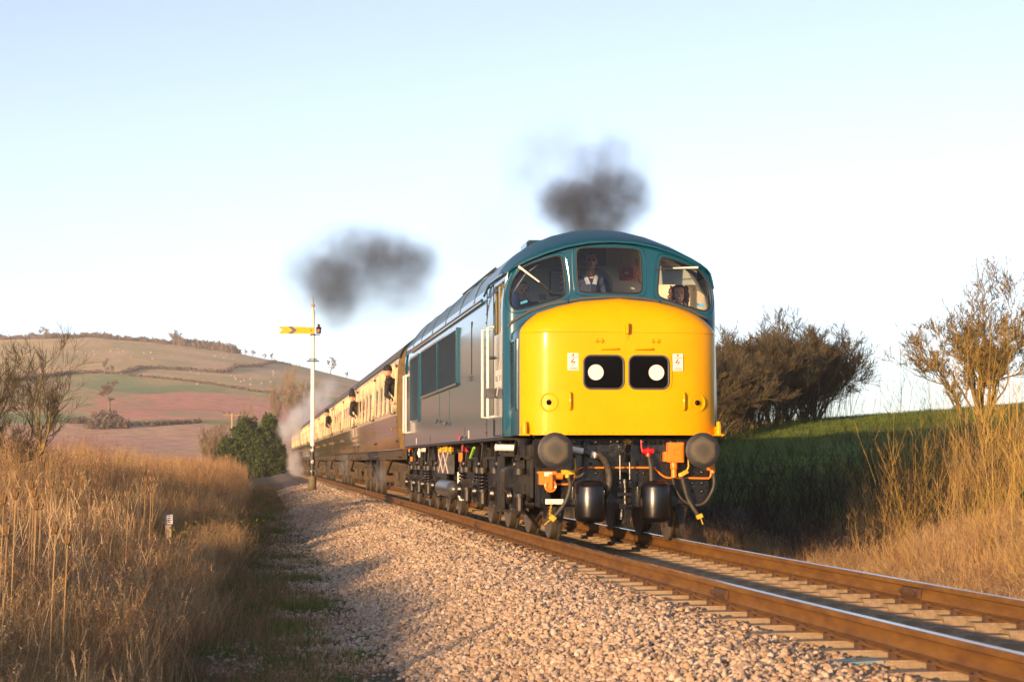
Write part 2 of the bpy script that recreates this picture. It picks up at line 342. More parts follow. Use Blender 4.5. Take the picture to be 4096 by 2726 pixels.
SLP = []; y = -19.4
while y < 34: SLP.append(y); y += .66
for y in SLP:
    s_ = link('sleeper', sleeper_me, track); s_.location = (float(xc(y)), y, .02); s_.rotation_euler = (0, 0, -(min(0, y+2)*2/1100)+random.uniform(-.006, .006))
    if y < 18:
        for side in (-1, 1): c_ = link('rail_clip', clip_me, s_); c_.location = (side*.7535, 0, .0)
SLP_BLUE = min(SLP, key=lambda q: abs(q+14.2))
bl = MB()
bl.add([(-1.255, -.137, -.16), (-1.255, .137, -.16), (-1.255, .108, -.012), (-1.255, -.108, -.012), (-.93, -.109, .002), (-.93, .109, .002), (-.93, -.137, -.16)], [(0, 1, 2, 3), (3, 2, 5, 4), (0, 3, 4, 6)])
o = bl.build('painted_end', 'blue_sleeper_paint', [c for c in track.children if c.name.startswith('sleeper') and abs(c.location.y-SLP_BLUE) < .01][0], 0); o['label'] = 'faded blue paint on the end of a sleeper'
fs = MB()
for y in np.arange(34, 200, .66): fs.box((0, y, .02-.2), (2.5, .24, .2))
o = fs.build('distant_sleepers', 'concrete', track, 0); o.location = (0, 0, .1); o['kind'] = 'stuff'
# ------------------------------------------------------------------ ballast stones
def stone_mat(name, cols):
    m, nt, N, L, B = nodes_of(name); oi = N.new('ShaderNodeObjectInfo'); r = N.new('ShaderNodeValToRGB'); cr = r.color_ramp
    while len(cr.elements) < len(cols): cr.elements.new(.5)
    for i, c in enumerate(cols): cr.elements[i].position = i/(len(cols)-1); cr.elements[i].color = (*c, 1)
    L.new(oi.outputs['Random'], r.inputs[0]); tc = N.new('ShaderNodeTexCoord'); n = N.new('ShaderNodeTexNoise'); n.inputs['Scale'].default_value = 2.2; n.inputs['Detail'].default_value = 4
    mr = N.new('ShaderNodeMapRange'); mr.inputs[3].default_value = .6; mr.inputs[4].default_value = 1.35; mu = N.new('ShaderNodeVectorMath'); mu.operation = 'SCALE'
    L.new(tc.outputs['Object'], n.inputs['Vector']); L.new(n.outputs[0], mr.inputs[0]); L.new(r.outputs[0], mu.inputs[0]); L.new(mr.outputs[0], mu.inputs['Scale']); L.new(mu.outputs[0], B.inputs['Base Color'])
    B.inputs['Roughness'].default_value = .85; B.inputs['Specular IOR Level'].default_value = .3; return m
stone_mat('stone_mat', [(.43, .31, .215), (.51, .375, .27), (.30, .23, .17), (.57, .44, .33), (.46, .32, .20), (.16, .135, .11), (.54, .40, .29), (.34, .265, .20), (.61, .50, .40), (.40, .27, .16)])
stone_mat('stone_oily_shade', [(.13, .10, .075), (.20, .15, .105), (.09, .075, .06), (.25, .19, .14)])  # oily stones between the rails, with the shade there put into their colour
stone_mat('stone_rusty', [(.38, .25, .14), (.30, .19, .11), (.46, .33, .21), (.22, .15, .095)])
def rock(seed, m_='stone_mat'):
    q = np.random.default_rng(seed); bm = bmesh.new(); bmesh.ops.create_icosphere(bm, subdivisions=2, radius=1)
    pl = q.normal(size=(9, 3)); pl /= np.linalg.norm(pl, axis=1)[:, None]; dd = q.uniform(.55, .95, 9); sc = np.array([1, q.uniform(.65, .95), q.uniform(.5, .8)])
    for v in bm.verts:
        p = np.array(v.co)
        for n_, d_ in zip(pl, dd):
            e = p@n_-d_
            if e > 0: p = p-n_*e
        v.co = p*sc
    bmesh.ops.dissolve_limit(bm, angle_limit=R(8), verts=bm.verts, edges=bm.edges); bmesh.ops.triangulate(bm, faces=bm.faces)
    me = bpy.data.meshes.new('stone'); bm.to_mesh(me); bm.free(); me.materials.append(MATS[m_]); return me
ROCKS = [rock(s) for s in range(10)]+[rock(s+20, 'stone_oily_shade') for s in range(4)]+[rock(s+30, 'stone_rusty') for s in range(4)]
def strew(x0, x1, y0, y1, dens, s0, s1):
    n = int((x1-x0)*(y1-y0)*dens); X = rng.uniform(x0, x1, n); Y = rng.uniform(y0, y1, n); S = rng.uniform(s0, s1, n)*rng.choice([.75, 1, 1, 1.25], n); return np.stack([X+xc(Y), Y, S], 1)
A = [strew(-3.35, -.85, -18.5, -4, 1400, .015, .029), strew(-3.35, -.85, -4, 12, 750, .022, .034), strew(-3.35, -.85, 12, 48, 330, .028, .042), strew(-3.35, -1.3, 48, 80, 130, .04, .06), strew(-.85, 2.6, -18.5, 0, 380, .02, .036), strew(-.85, 2.4, 0, 14, 100, .025, .04),
     strew(-4.7, -3.2, -18.5, -4, 330, .010, .026), strew(-3.9, -3.1, -18.5, 10, 330, .012, .028), strew(-4.7, -3.2, -4, 40, 150, .014, .03)]
A = np.concatenate(A); Xl = A[:, 0]-xc(A[:, 1])
dy = np.min(np.abs(A[:, 1][:, None]-np.array(SLP)[None, :]), 1)
keep = ~((np.abs(Xl) < 1.22) & (dy < .13) & (A[:, 1] < -2.5) & (rng.random(len(A)) > .34))      # sleeper tops mostly clear in front
keep &= ~(np.abs(np.abs(Xl)-.7535) < .1)
keep &= ~((Xl < -3.3) & (vnoise(A[:, 0], A[:, 1], .45, 11) > .75+.6*(rng.random(len(A))-.5)))
A = A[keep]; zz = ground_z(A[:, 0], A[:, 1])+A[:, 2]*rng.uniform(.0, .75, len(A)); Xl = A[:, 0]-xc(A[:, 1])
zz = np.where(np.abs(Xl) < .68, np.minimum(zz, -.245), zz)
zz = np.where(Xl < -3.2, zz-.010, zz)
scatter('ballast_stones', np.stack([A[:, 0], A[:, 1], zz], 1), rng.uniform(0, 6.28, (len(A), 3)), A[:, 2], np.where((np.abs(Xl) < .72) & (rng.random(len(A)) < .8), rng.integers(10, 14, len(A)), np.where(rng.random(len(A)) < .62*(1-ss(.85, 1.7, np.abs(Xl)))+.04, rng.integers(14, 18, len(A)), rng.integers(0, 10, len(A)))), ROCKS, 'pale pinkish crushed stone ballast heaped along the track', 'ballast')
# ------------------------------------------------------------------ locomotive
mat('blue_paint', (.0012, .056, .098), .3, coat=1, coatr=.11, col2=(.0016, .066, .112), nscale=2.5, spec=.2, bump=.10, bscale=2.2, stretch=(1, 1.6, .35))
mat('yellow_paint', (.80, .385, .0005), .42, coat=.16, coatr=.14, col2=(.765, .36, .0005), nscale=3, spec=.08)
mat('black_gloss', (.005, .005, .006), .28, coat=.4, col2=(.014, .011, .008), nscale=7, bump=.5, bscale=45)
mat('black_dull', (.007, .0065, .006), .5, col2=(.026, .019, .011), nscale=5, bump=.3, bscale=30)
mat('tank_black', (.004, .004, .005), .3, coat=.3, coatr=.12, bump=.25, bscale=6)
mat('steel_grey', (.16, .16, .17), .35, metal=.6, col2=(.10, .09, .08), nscale=8)
mat('white_paint', (.78, .74, .68), .45)
mat('orange_paint', (.82, .22, .012), .4, coat=.2)
mat('red_paint', (.62, .012, .015), .35, coat=.3)
mat('hose_yellow', (.72, .44, .01), .5, col2=(.55, .33, .02), nscale=40)
mat('rubber', (.03, .028, .025), .6, col2=(.07, .06, .045), nscale=15)
mat('seal', (.018, .018, .018), .5)
mat('grey_seal', (.07, .072, .08), .6); mat('blue_dome', (.0015, .058, .10), .5, coat=.12, coatr=.3, col2=(.003, .064, .122), nscale=2.5, spec=.2)
mat('black_glass', (.003, .003, .004), .08, spec=.12)
mat('wheel_tyre', (.17, .15, .145), .5, metal=.3, col2=(.10, .085, .07), nscale=12)
mat('wheel_centre', (.20, .125, .045), .7, col2=(.12, .07, .03), nscale=10)
mat('tread', (.30, .25, .17), .35, metal=.8)
mat('brass', (.62, .42, .12), .3, metal=.9, bump=.5, bscale=20)
mat('slat_paint', (.012, .035, .042), .45, coat=.2)
mat('dark_inside', (.008, .009, .01), .7)
mat('cab_cream', (.82, .76, .64), .55); mat('cab_grey', (.36, .40, .43), .6); mat('cab_dark', (.20, .22, .24), .6)
mat('paper', (.75, .74, .72), .7); mat('maroon', (.22, .03, .07), .6); mat('sky_blue_sticker', (.05, .36, .66), .5); mat('pale_logo', (.80, .66, .60), .5); mat('red_print', (.72, .02, .02), .6); mat('dark_print', (.10, .10, .14), .7)
mat('roof_grey_blue', (.03, .075, .11), .42, coat=.25, col2=(.05, .095, .125), nscale=2, stretch=(1, .3, 1))
glassmat('clear_glass', (.94, .97, .97), 1.0)
# buffer face: worn bare patch in the middle of the greased disc
m, nt, N, L, B = nodes_of('buffer_face')
tc = N.new('ShaderNodeTexCoord'); ln = N.new('ShaderNodeVectorMath'); ln.operation = 'LENGTH'; nz = N.new('ShaderNodeTexNoise'); nz.inputs['Scale'].default_value = 9; nz.inputs['Detail'].default_value = 6
ma = N.new('ShaderNodeMath'); ma.operation = 'MULTIPLY_ADD'; ma.inputs[1].default_value = .10; rr = N.new('ShaderNodeValToRGB'); cr = rr.color_ramp
cr.elements[0].position = .10; cr.elements[0].color = (.055, .05, .042, 1); cr.elements[1].position = .212; cr.elements[1].color = (.014, .016, .02, 1); e = cr.elements.new(.165); e.color = (.10, .083, .055, 1); e = cr.elements.new(.192); e.color = (.07, .06, .045, 1)
L.new(tc.outputs['Object'], ln.inputs[0]); L.new(tc.outputs['Object'], nz.inputs['Vector']); L.new(nz.outputs[0], ma.inputs[0]); L.new(ln.outputs['Value'], ma.inputs[2]); L.new(ma.outputs[0], rr.inputs[0]); L.new(rr.outputs[0], B.inputs['Base Color']); B.inputs['Roughness'].default_value = .5

HW = 1.32; YC = 9.095                    # half width, middle of the locomotive
loco = empty('locomotive', (0, YC, 0), label='blue diesel locomotive with a yellow nose hauling the train', cat='locomotive')
def lp(b, name, mats, parent=None, smooth=35, bev=0, label=None):
    """a part built in track coordinates, hung under the locomotive"""
    o = b.build(name, mats, parent or loco, smooth, bev)
    if parent is None: o.location = (0, -YC, 0)
    if label: o['label'] = label
    return o
def both_ends(o):
    """the same part at the other end of the locomotive, turned half round"""
    c = o.copy(); COL.objects.link(c); c.parent = loco; c.rotation_euler = (0, 0, math.pi); c.location = (0, YC, 0)
    return c
SIDE = [(1.225, HW), (1.6, HW), (2.0, HW), (2.4, HW), (2.75, HW), (2.9, HW-.008), (3.05, HW-.025), (3.2, HW-.055), (3.29, HW-.085)]
def side_x(z): return float(np.interp(z, [a for a, _ in SIDE], [b for _, b in SIDE]))
ROOF_Z = [(0, 3.905), (.28, 3.885), (.55, 3.82), (.8, 3.715), (1.0, 3.585), (1.12, 3.47), (1.20, 3.36), (1.25, 3.24), (1.275, 3.14), (1.295, 3.05)]
VISOR = [(0, 3.60), (.22, 3.592), (.45, 3.56), (.7, 3.497), (.96, 3.395), (1.1, 3.33), (1.2, 3.275), (1.25, 3.235), (1.275, 3.14), (1.295, 3.05)]
def visor_z(x): return float(np.interp(abs(x), [a for a, _ in VISOR], [b for _, b in VISOR]))
def roof_z(x): return float(np.interp(abs(x), [a for a, _ in ROOF_Z], [b for _, b in ROOF_Z]))
def front_y(x, z):
    a = min(1.0, abs(x)/max(side_x(z), .1))*HW; r = .13; y = -.045+.10*(a/HW)**2.2+(z-2.6)*.07
    if a > HW-r: y += r-math.sqrt(max(0, r*r-(a-HW+r)**2))
    return y
def resample(poly, n, closed=True):
    P = [Vector((p[0], p[1])) for p in poly]; P2 = P+[P[0]] if closed else P; d = [0]
    for a, b in zip(P2[:-1], P2[1:]): d.append(d[-1]+(b-a).length)
    out = []; L_ = d[-1]
    for i in range(n):
        s = L_*i/n; k = max(j for j in range(len(d)) if d[j] <= s+1e-9); k = min(k, len(P2)-2); t = (s-d[k])/max(d[k+1]-d[k], 1e-9); out.append(P2[k].lerp(P2[k+1], t))
    return out
def chaikin(p, it=2):
    p = [Vector(q) for q in p]
    for _ in range(it):
        q = []
        for a, b in zip(p, p[1:]+p[:1]): q += [a.lerp(b, .25), a.lerp(b, .75)]
        p = q
    return p
def cast(c, d, poly):
    best = None
    for a, b in zip(poly, poly[1:]+poly[:1]):
        a = Vector(a[:2]) if not isinstance(a, Vector) else a; b = Vector(b[:2]) if not isinstance(b, Vector) else b
        e = b-a; den = d.x*e.y-d.y*e.x
        if abs(den) < 1e-9: continue
        t = ((a.x-c.x)*e.y-(a.y-c.y)*e.x)/den; s = ((a.x-c.x)*d.y-(a.y-c.y)*d.x)/den
        if t > 1e-6 and -1e-6 <= s <= 1+1e-6 and (best is None or t > best): best = t
    return c+d*best
def ring_cell(b, win, cell, f3, steps=5):
    """surface between a window outline and the cell around it"""
    c = sum(win, Vector((0, 0)))/len(win); corners = [Vector(q) for q in cell]; W_ = list(win)
    out = [cast(c, (w-c).normalized(), corners) for w in W_]
    for q in corners:                                   # snap the nearest ring point onto each corner
        k = min(range(len(out)), key=lambda i: (out[i]-q).length); out[k] = q
    P = [[f3(*(w.lerp(o_, t/steps))) for w, o_ in zip(W_, out)] for t in range(steps+1)]
    b.grid(P, True)
    rim = [[f3(*w) for w in W_], [tuple(Vector(f3(*w))+Vector(INW)*.05) for w in W_]]; b.grid(rim, True)
cwin = chaikin([(-.435, 3.44), (-.42, 3.505), (-.34, 3.522), (0, 3.527), (.27, 3.517), (.35, 3.50), (.365, 3.43), (.375, 3.04), (.36, 2.975), (.29, 2.965), (0, 2.972), (-.34, 2.972), (-.405, 2.985), (-.42, 3.05)])
lwin = chaikin([(-1.215, 3.10), (-1.13, 3.24), (-1.05, 3.30), (-.69, 3.42), (-.62, 3.42), (-.6, 3.36), (-.565, 3.0), (-.58, 2.935), (-.65, 2.905), (-1.12, 2.765), (-1.20, 2.77), (-1.245, 2.84), (-1.245, 2.97)])
rwin = [Vector((-p.x-.0, p.y)) for p in reversed(lwin)]
INW = (0, 1, 0)
def fp(x, z): return (x, front_y(x, z), z)
cf = MB()
ring_cell(cf, resample(cwin, 64), [(-.5, 1.23), (.46, 1.23), (.46, 3.54), (.3, 3.58), (0, 3.597), (-.3, 3.578), (-.5, 3.54)], fp, 4)
def edge(z, s): return (s*side_x(z), z)
lc = [(-.5, 1.23), (-.5, 3.54), (-.7, 3.493), (-.96, 3.392), (-1.1, 3.326), (-1.2, 3.27), edge(3.18, -1), edge(2.9, -1), edge(2.6, -1), edge(1.9, -1), edge(1.23, -1)]
ring_cell(cf, resample(lwin, 72), lc, fp, 8)
rc = [(.46, 1.23), edge(1.23, 1), edge(1.9, 1), edge(2.6, 1), edge(2.9, 1), edge(3.18, 1), (1.2, 3.27), (1.1, 3.326), (.96, 3.392), (.7, 3.493), (.46, 3.545)]
ring_cell(cf, resample(rwin, 72), rc, fp, 8)
cab_front = lp(cf, 'cab_front', 'blue_paint', smooth=40); both_ends(cab_front)
for w, nm in ((cwin, 'c'), (lwin, 'l'), (rwin, 'r')):
    c = sum(w, Vector((0, 0)))/len(w); W_ = resample(w, 48); g = MB()
    P = [[fp(*(c.lerp(q, t)))[0:1]+(fp(*(c.lerp(q, t)))[1]+.022,)+fp(*(c.lerp(q, t)))[2:] for q in W_] for t in (.02, .5, .985)]; g.grid(P, True)
    pane = lp(g, 'windscreen', 'clear_glass', smooth=60); both_ends(pane)
    s_ = MB(); pts = [Vector(fp(*q))+Vector((0, .004, 0)) for q in W_]; s_.tube(pts+[pts[0], pts[1]], .0115, 6, False); o = s_.build('seal', 'seal', pane); both = None
    s_ = MB(); pts = [Vector(fp(*(c+(q-c)*(1+.055/(q-c).length))))+Vector((0, -.003, 0)) for q in W_]; s_.tube(pts+[pts[0], pts[1]], .006, 5, False); s_.build('window_bead', 'blue_paint', pane)
# roof, domed down over the cabs, with a drip lip
rf = MB(); ys = [-.085, -.05, .0, .08, .2, .35, .55, .8, 1.1, 1.45, 1.8]+list(np.linspace(2.4, YC, 8)); P = []
for y in ys:
    t = min(1, max(0, (y+.085)/1.9)); s = math.sin(math.pi/2*t)**.8; row = []
    for x, z in ROOF_Z[::-1]+[(-a, b) for a, b in ROOF_Z[1:]]:
        z2 = visor_z(x)*(1-s)+z*s; yy = max(y, front_y(x, min(z2, 3.29))-.05) if y < .3 else y
        row.append((x, yy, z2))
    P.append(row)
rf.grid(P); roof = lp(rf, 'roof', 'roof_grey_blue', smooth=60); both_ends(roof)
vl = MB(); vl.tube([(p[0], p[1], p[2]) for p in P[0]], .014, 6); lip = lp(vl, 'drip_lip', 'blue_paint'); both_ends(lip)
vb = MB(); vb.grid([[p for p in P[0]], [(p[0], front_y(p[0], min(p[2], 3.29))+.03, p[2]-.012) for p in P[0]]]); o = lp(vb, 'visor', 'blue_paint', smooth=60); both_ends(o)
# painted cab dome: the blue part of the roof in front
dm = MB(); dm.grid([[(p[0]*1.0015, p[1], p[2]+.003) for p in r] for r in P[:10]]); o = lp(dm, 'cab_dome', 'blue_dome', smooth=60); both_ends(o)
# body side: window cell by the cab, long plain panel, window cell at the far end
def sp(y, z): return (-side_x(z)-.0, y, z)
def rrect(y0, y1, z0, z1, r, n=5):
    out = []
    for cx, cz, a0 in ((y1-r, z1-r, 0), (y0+r, z1-r, 90), (y0+r, z0+r, 180), (y1-r, z0+r, 270)):
        for k in range(n+1): a = R(a0+90*k/n); out.append(Vector((cx+r*math.cos(a), cz+r*math.sin(a))))
    return out
YS0 = .18; YS1 = 2*YC-YS0; sw = rrect(.37, 1.12, 2.5, 3.12, .07)
INW = (1, 0, 0); bs = MB(); zs = [a for a, _ in SIDE[:-2]]+[3.12, 3.2]
top = 3.2
ring_cell(bs, resample(sw, 60), [(YS0, 1.225), (YS0, 3.2), (2.05, 3.2), (2.05, 1.225)], sp, 5)
sw2 = [Vector((2*YC-q.x, q.y)) for q in reversed(sw)]
ring_cell(bs, resample(sw2, 60), [(YS1, 1.225), (2*YC-2.05, 1.225), (2*YC-2.05, 3.2), (YS1, 3.2)], sp, 5)
bs.grid([[sp(y, z) for z in zs] for y in np.linspace(2.05, 2*YC-2.05, 14)])
side = lp(bs, 'body_side', 'blue_paint', smooth=2); both_ends(side)
bot = MB(); bot.bx(-HW+.01, HW-.01, .2, 2*YC-.2, 1.19, 1.222); lp(bot, 'underfloor', 'black_dull')
# nose: yellow front, blue flanks
NA, NB, NY0 = 1.235, 1.02, .25
ZT = [(0, 2.875), (.46, 2.835), (.71, 2.78), (.97, 2.70), (1.09, 2.65), (1.18, 2.60), (1.235, 2.56)]
def zt(x): return float(np.interp(abs(x), [a for a, _ in ZT], [b for _, b in ZT]))
def plan(u):
    """u: -1 left flank end, 0 front middle, 1 right"""
    a = u*math.pi/2*1.0; n = 4.2; s, c = math.sin(a), math.cos(a)
    return Vector((NA*math.copysign(abs(s)**(2/n), s), NY0-NB*abs(c)**(2/n), 0))
def nose_y(x): return NY0-NB*(1-(abs(x)/NA)**4.2)**(1/4.2)
def nose_rows(us):
    rows = []
    for u in us:
        p = plan(u); q = plan(u+.002 if u < .999 else u); p0 = plan(u-.002 if u > -.999 else u); t = (q-p0).normalized(); nrm = Vector((-t.y, t.x, 0))
        col = [(p.x, p.y, z) for z in np.linspace(1.238, 2.44, 7)]
        for k in range(1, 10):
            a = math.pi/2*k/9; r = .30; w = p+nrm*r*(1-math.cos(a)); x = w.x; col.append((x, min(w.y, .3), 2.454+(zt(x)-2.454)*math.sin(a)))
        rows.append(col)
    return rows
UB = -(2/math.pi)*math.acos(((NY0+.42)/NB)**(4.2/2))
nf = MB(); nf.grid(nose_rows([UB+(-UB*2)*i/70 for i in range(71)])); nose_front = lp(nf, 'nose_front', 'yellow_paint', smooth=60); both_ends(nose_front)
for sgn in (-1, 1):
    nb = MB(); us = [sgn*(-UB+(1+UB)*i/16) for i in range(17)]; rows = nose_rows(us); nb.grid(rows); e_ = rows[-1]; nb.grid([e_, [(p[0]+sgn*.05*(1 if p[2] < 2.5 else .3), p[1]+.15, p[2]) for p in e_]])
    o = lp(nb, 'nose_flank', 'blue_paint', smooth=60); both_ends(o)
nt_ = MB(); rows = nose_rows([-.97+1.94*i/40 for i in range(41)]); nt_.grid([[(r[-1][0], r[-1][1]+t*(max(.1, r[-1][1]+.05)-r[-1][1]), r[-1][2]+.012*t) for r in rows] for t in (0, .5, 1)]); o = lp(nt_, 'nose_top', 'yellow_paint', smooth=60); both_ends(o)
def nose_curve(z, off, us, zf=None): return [(plan(u).x*(1+off), plan(u).y-off*.9, z) for u in us]
ub = UB+.005
se = MB(); se.tube(nose_curve(2.452, .0015, [ub+(-2*ub)*i/60 for i in range(61)]), .005, 5); lp(se, 'nose_seam', 'yellow_paint')
# grey weather seal along the join of nose and cab
js = MB(); J = [(-1.31, 2.50), (-1.24, 2.60), (-1.13, 2.675), (-1.0, 2.75), (-.75, 2.835), (-.35, 2.905), (0, 2.925), (.35, 2.915), (.69, 2.86), (1.0, 2.765), (1.15, 2.69), (1.27, 2.60), (1.32, 2.5)]
js.tube([(x, front_y(x, z)-.006, z) for x, z in [(float(a), float(np.interp(a, [p[0] for p in J], [p[1] for p in J]))) for a in np.linspace(-1.27, 1.2, 50)]], .018, 8); lp(js, 'nose_seal', 'grey_seal')
rv = MB()
for i in range(26): x = -1.08+i*.087; rv.sphere((x, nose_y(x)-.002, 1.262), .009, 6, 4)
o = lp(rv, 'rivets', 'yellow_paint'); o['kind'] = 'stuff'
# headcode panels with their white discs
def face_plate(b, cx, cz, w, h, r, y0, y1, n=6):
    poly = [(q.x+cx, q.y+cz) for q in rrect(-w/2, w/2, -h/2, h/2, r, n)]; b.prism(poly, 'y', y0, y1)
for cx, dx in ((-.225, -.095), (.316, .09)):
    yf = nose_y(cx)
    b = MB(); face_plate(b, cx, 1.978, .56, .47, .12, yf-.004, yf+.05); hp = lp(b, 'headcode_panel', 'yellow_paint', bev=.004)
    b = MB(); poly = rrect(cx-.238, cx+.238, 1.978-.197, 1.978+.197, .085, 8); pts = [(q.x, yf-.008, q.y) for q in poly]; b.tube(pts+[pts[0], pts[1]], .012, 6, False); b.build('rim', 'grey_seal', hp)
    b = MB(); face_plate(b, cx, 1.978, .47, .39, .085, yf-.007, yf+.02, 8); b.build('glass', 'black_glass', hp)
    b = MB(); b.cyl((cx+dx, yf-.0135, 1.976), (cx+dx, yf-.005, 1.976), .092, n=40); b.build('headcode_disc', 'white_paint', hp)
# electrification warning plates
def text_obj(s, size, mat_, parent, mtx, ext=.0006, align='CENTER'):
    cu = bpy.data.curves.new('lettering', 'FONT'); cu.body = s; cu.size = size; cu.align_x = align; cu.extrude = ext; cu.space_character = 1.05
    t = bpy.data.objects.new('lettering', cu); COL.objects.link(t); dg = bpy.context.evaluated_depsgraph_get(); me = bpy.data.meshes.new_from_object(t.evaluated_get(dg)); bpy.data.objects.remove(t)
    me.materials.clear(); me.materials.append(MATS[mat_]); me.transform(mtx); return link('lettering', me, parent)
FRONT = Matrix.Rotation(math.pi/2, 4, 'X')
for cx in (-.587, .667):
    yf = nose_y(cx)-.004; b = MB(); b.bx(cx-.0635, cx+.0635, yf-.004, yf+.012, 1.995, 2.2); wp = lp(b, 'warning_plate', 'white_paint', bev=.002, label='white plate with red arrow, lightning bolt and DANGER OVERHEAD LIVE WIRES')
    yb = yf-.0065
    text_obj('DANGER', .024, 'red_print', wp, Matrix.Translation((cx, yb, 2.143))@FRONT)
    text_obj('OVERHEAD', .018, 'red_print', wp, Matrix.Translation((cx, yb, 2.022))@FRONT); text_obj('LIVE WIRES', .018, 'red_print', wp, Matrix.Translation((cx, yb, 2.004))@FRONT)
    b = MB(); b.prism([(cx-.018, 2.178), (cx, 2.196), (cx+.018, 2.178), (cx+.008, 2.178), (cx+.008, 2.166), (cx-.008, 2.166), (cx-.008, 2.178)], 'y', yb, yb+.002)
    b.prism([(cx-.002, 2.136), (cx-.034, 2.088), (cx+.010, 2.093), (cx-.026, 2.044), (cx+.034, 2.106), (cx-.012, 2.099), (cx+.012, 2.134)], 'y', yb, yb+.002); b.build('symbol', 'red_print', wp, 0)
# marker lights, handles, brackets
for cx in (-.868, .913):
    yf = nose_y(cx); nx = -.30*cx/.9
    ax = Vector((math.copysign(.30, cx), -.954, 0)); c = Vector((cx, yf, 1.622))
    b = MB(); b.lathe(c-ax*.03, ax, [(0, .115), (.03, .115), (.034, .108), (.036, .098), (.030, .092), (.012, .088), (.010, .06), (.022, .052), (.024, .04), (.02, .0)], 32); ml = lp(b, 'marker_light', 'yellow_paint', smooth=50)
    b = MB(); b.sphere(c+ax*.0, .033, 16, 10); b.build('lens', 'black_glass', ml)
for cx in (-.628, .737):
    yf = nose_y(cx)-.045; b = MB(); b.tube([(cx, yf+.05, 1.735), (cx, yf+.012, 1.732), (cx, yf, 1.715), (cx, yf, 1.56), (cx, yf+.012, 1.543), (cx, yf+.05, 1.54)], .0135, 8); lp(b, 'grab_handle', 'yellow_paint')
for x0, x1 in ((-.257, -.051), (.151, .365)):
    y0 = nose_y(x0)-.04; b = MB(); b.tube([(x0, y0+.05, 2.254), (x0+.006, y0+.01, 2.254), (x0+.02, y0, 2.254), (x1-.02, y0, 2.254), (x1-.006, y0+.01, 2.254), (x1, y0+.05, 2.254)], .0105, 8); lp(b, 'step_rail', 'yellow_paint')
for cx in (-.282, .391):
    yf = nose_y(cx); b = MB(); b.bx(cx-.03, cx+.03, yf-.03, yf+.02, 2.345, 2.357)
    for q in (-1, 1): b.prism([(cx+q*.028, 2.325), (cx+q*.05, 2.35), (cx+q*.028, 2.378)], 'y', yf-.03, yf+.02)
    lp(b, 'bracket', 'yellow_paint')
b = MB(); yf = nose_y(.05); b.bx(.034, .066, yf-.075, yf+.1, 2.43, 2.56); b.bx(.027, .073, yf-.012, yf+.02, 2.365, 2.435); lp(b, 'lamp_iron', 'yellow_paint', bev=.006)
for sx in (-1, 1):
    b = MB(); x = sx*1.165+.02; yf = nose_y(min(1.12, abs(x)-.06))-.0; b.bx(x-.03, x+.03, -.60, -.44, 1.235, 1.34); b.tube([(x, -.62, 1.24), (x, -.625, 1.33), (x, -.62, 1.40)], [.034, .03, .022], 10); b.bx(x-.06, x+.06, -.66, -.52, 1.232, 1.25); lp(b, 'lamp_bracket', 'yellow_paint', bev=.004)
# nose flank grille
def grille(y0, y1, z0, z1, n, xf, fr=.035, mullion=None, prot=.02):
    """louvred panel on the left flank; xf(y) gives the surface"""
    b = MB()
    for za, zb in ((z0-fr, z0), (z1, z1+fr)): b.add([(xf(y0-fr)-prot, y0-fr, za), (xf(y1+fr)-prot, y1+fr, za), (xf(y1+fr)+.03, y1+fr, za), (xf(y0-fr)+.03, y0-fr, za)]+[(xf(y0-fr)-prot, y0-fr, zb), (xf(y1+fr)-prot, y1+fr, zb), (xf(y1+fr)+.03, y1+fr, zb), (xf(y0-fr)+.03, y0-fr, zb)], [(0, 1, 2, 3), (4, 5, 6, 7), (0, 1, 5, 4), (1, 2, 6, 5), (2, 3, 7, 6), (3, 0, 4, 7)])
    for ya, yb in ((y0-fr, y0), (y1, y1+fr))+(((mullion-.02, mullion+.02),) if mullion else ()):
        b.add([(xf(ya)-prot, ya, z0-fr), (xf(yb)-prot, yb, z0-fr), (xf(yb)-prot, yb, z1+fr), (xf(ya)-prot, ya, z1+fr), (xf(ya)+.03, ya, z0-fr), (xf(yb)+.03, yb, z0-fr), (xf(yb)+.03, yb, z1+fr), (xf(ya)+.03, ya, z1+fr)], [(0, 1, 2, 3), (4, 5, 6, 7), (0, 1, 5, 4), (3, 2, 6, 7), (0, 3, 7, 4), (1, 2, 6, 5)])
    g = lp(b, 'side_grille', 'blue_paint', bev=.003)
    bk = MB(); bk.add([(xf(y0)-.003, y0, z0), (xf(y1)-.003, y1, z0), (xf(y1)-.003, y1, z1), (xf(y0)-.003, y0, z1)], [(0, 1, 2, 3)]); bk.build('backing', 'dark_inside', g, 0)
    h = (z1-z0)/n; s = MB(); ya, yb = y0, y1; xa, xb = xf(ya), xf(yb)
    prof_ = [(-.004, .5*h), (-.021, -.12*h), (-.021, -.30*h), (-.004, .22*h)]
    V = [(xa+p[0], ya, p[1]) for p in prof_]+[(xb+p[0], yb, p[1]) for p in prof_]; s.add(V, [(0, 1, 2, 3), (4, 5, 6, 7)]+[(i, (i+1) % 4, 4+(i+1) % 4, 4+i) for i in range(4)])
    me = s.mesh('slat', 'slat_paint', 0)
    for k in range(n): q = link('slat', me, g); q.location = (0, 0, z0+h*(k+.5))
    return g
gb = grille(6.1, 13.2, 2.09, 2.88, 22, lambda y: -HW, mullion=9.6, prot=.035); gs = grille(13.95, 16.0, 1.70, 2.88, 30, lambda y: -HW, prot=.03)
gn = grille(-.30, .12, 1.57, 2.36, 22, lambda y: -float(np.interp(y, [-.42, -.2, .0, .3], [1.196, 1.226, 1.234, 1.252])), fr=.03)
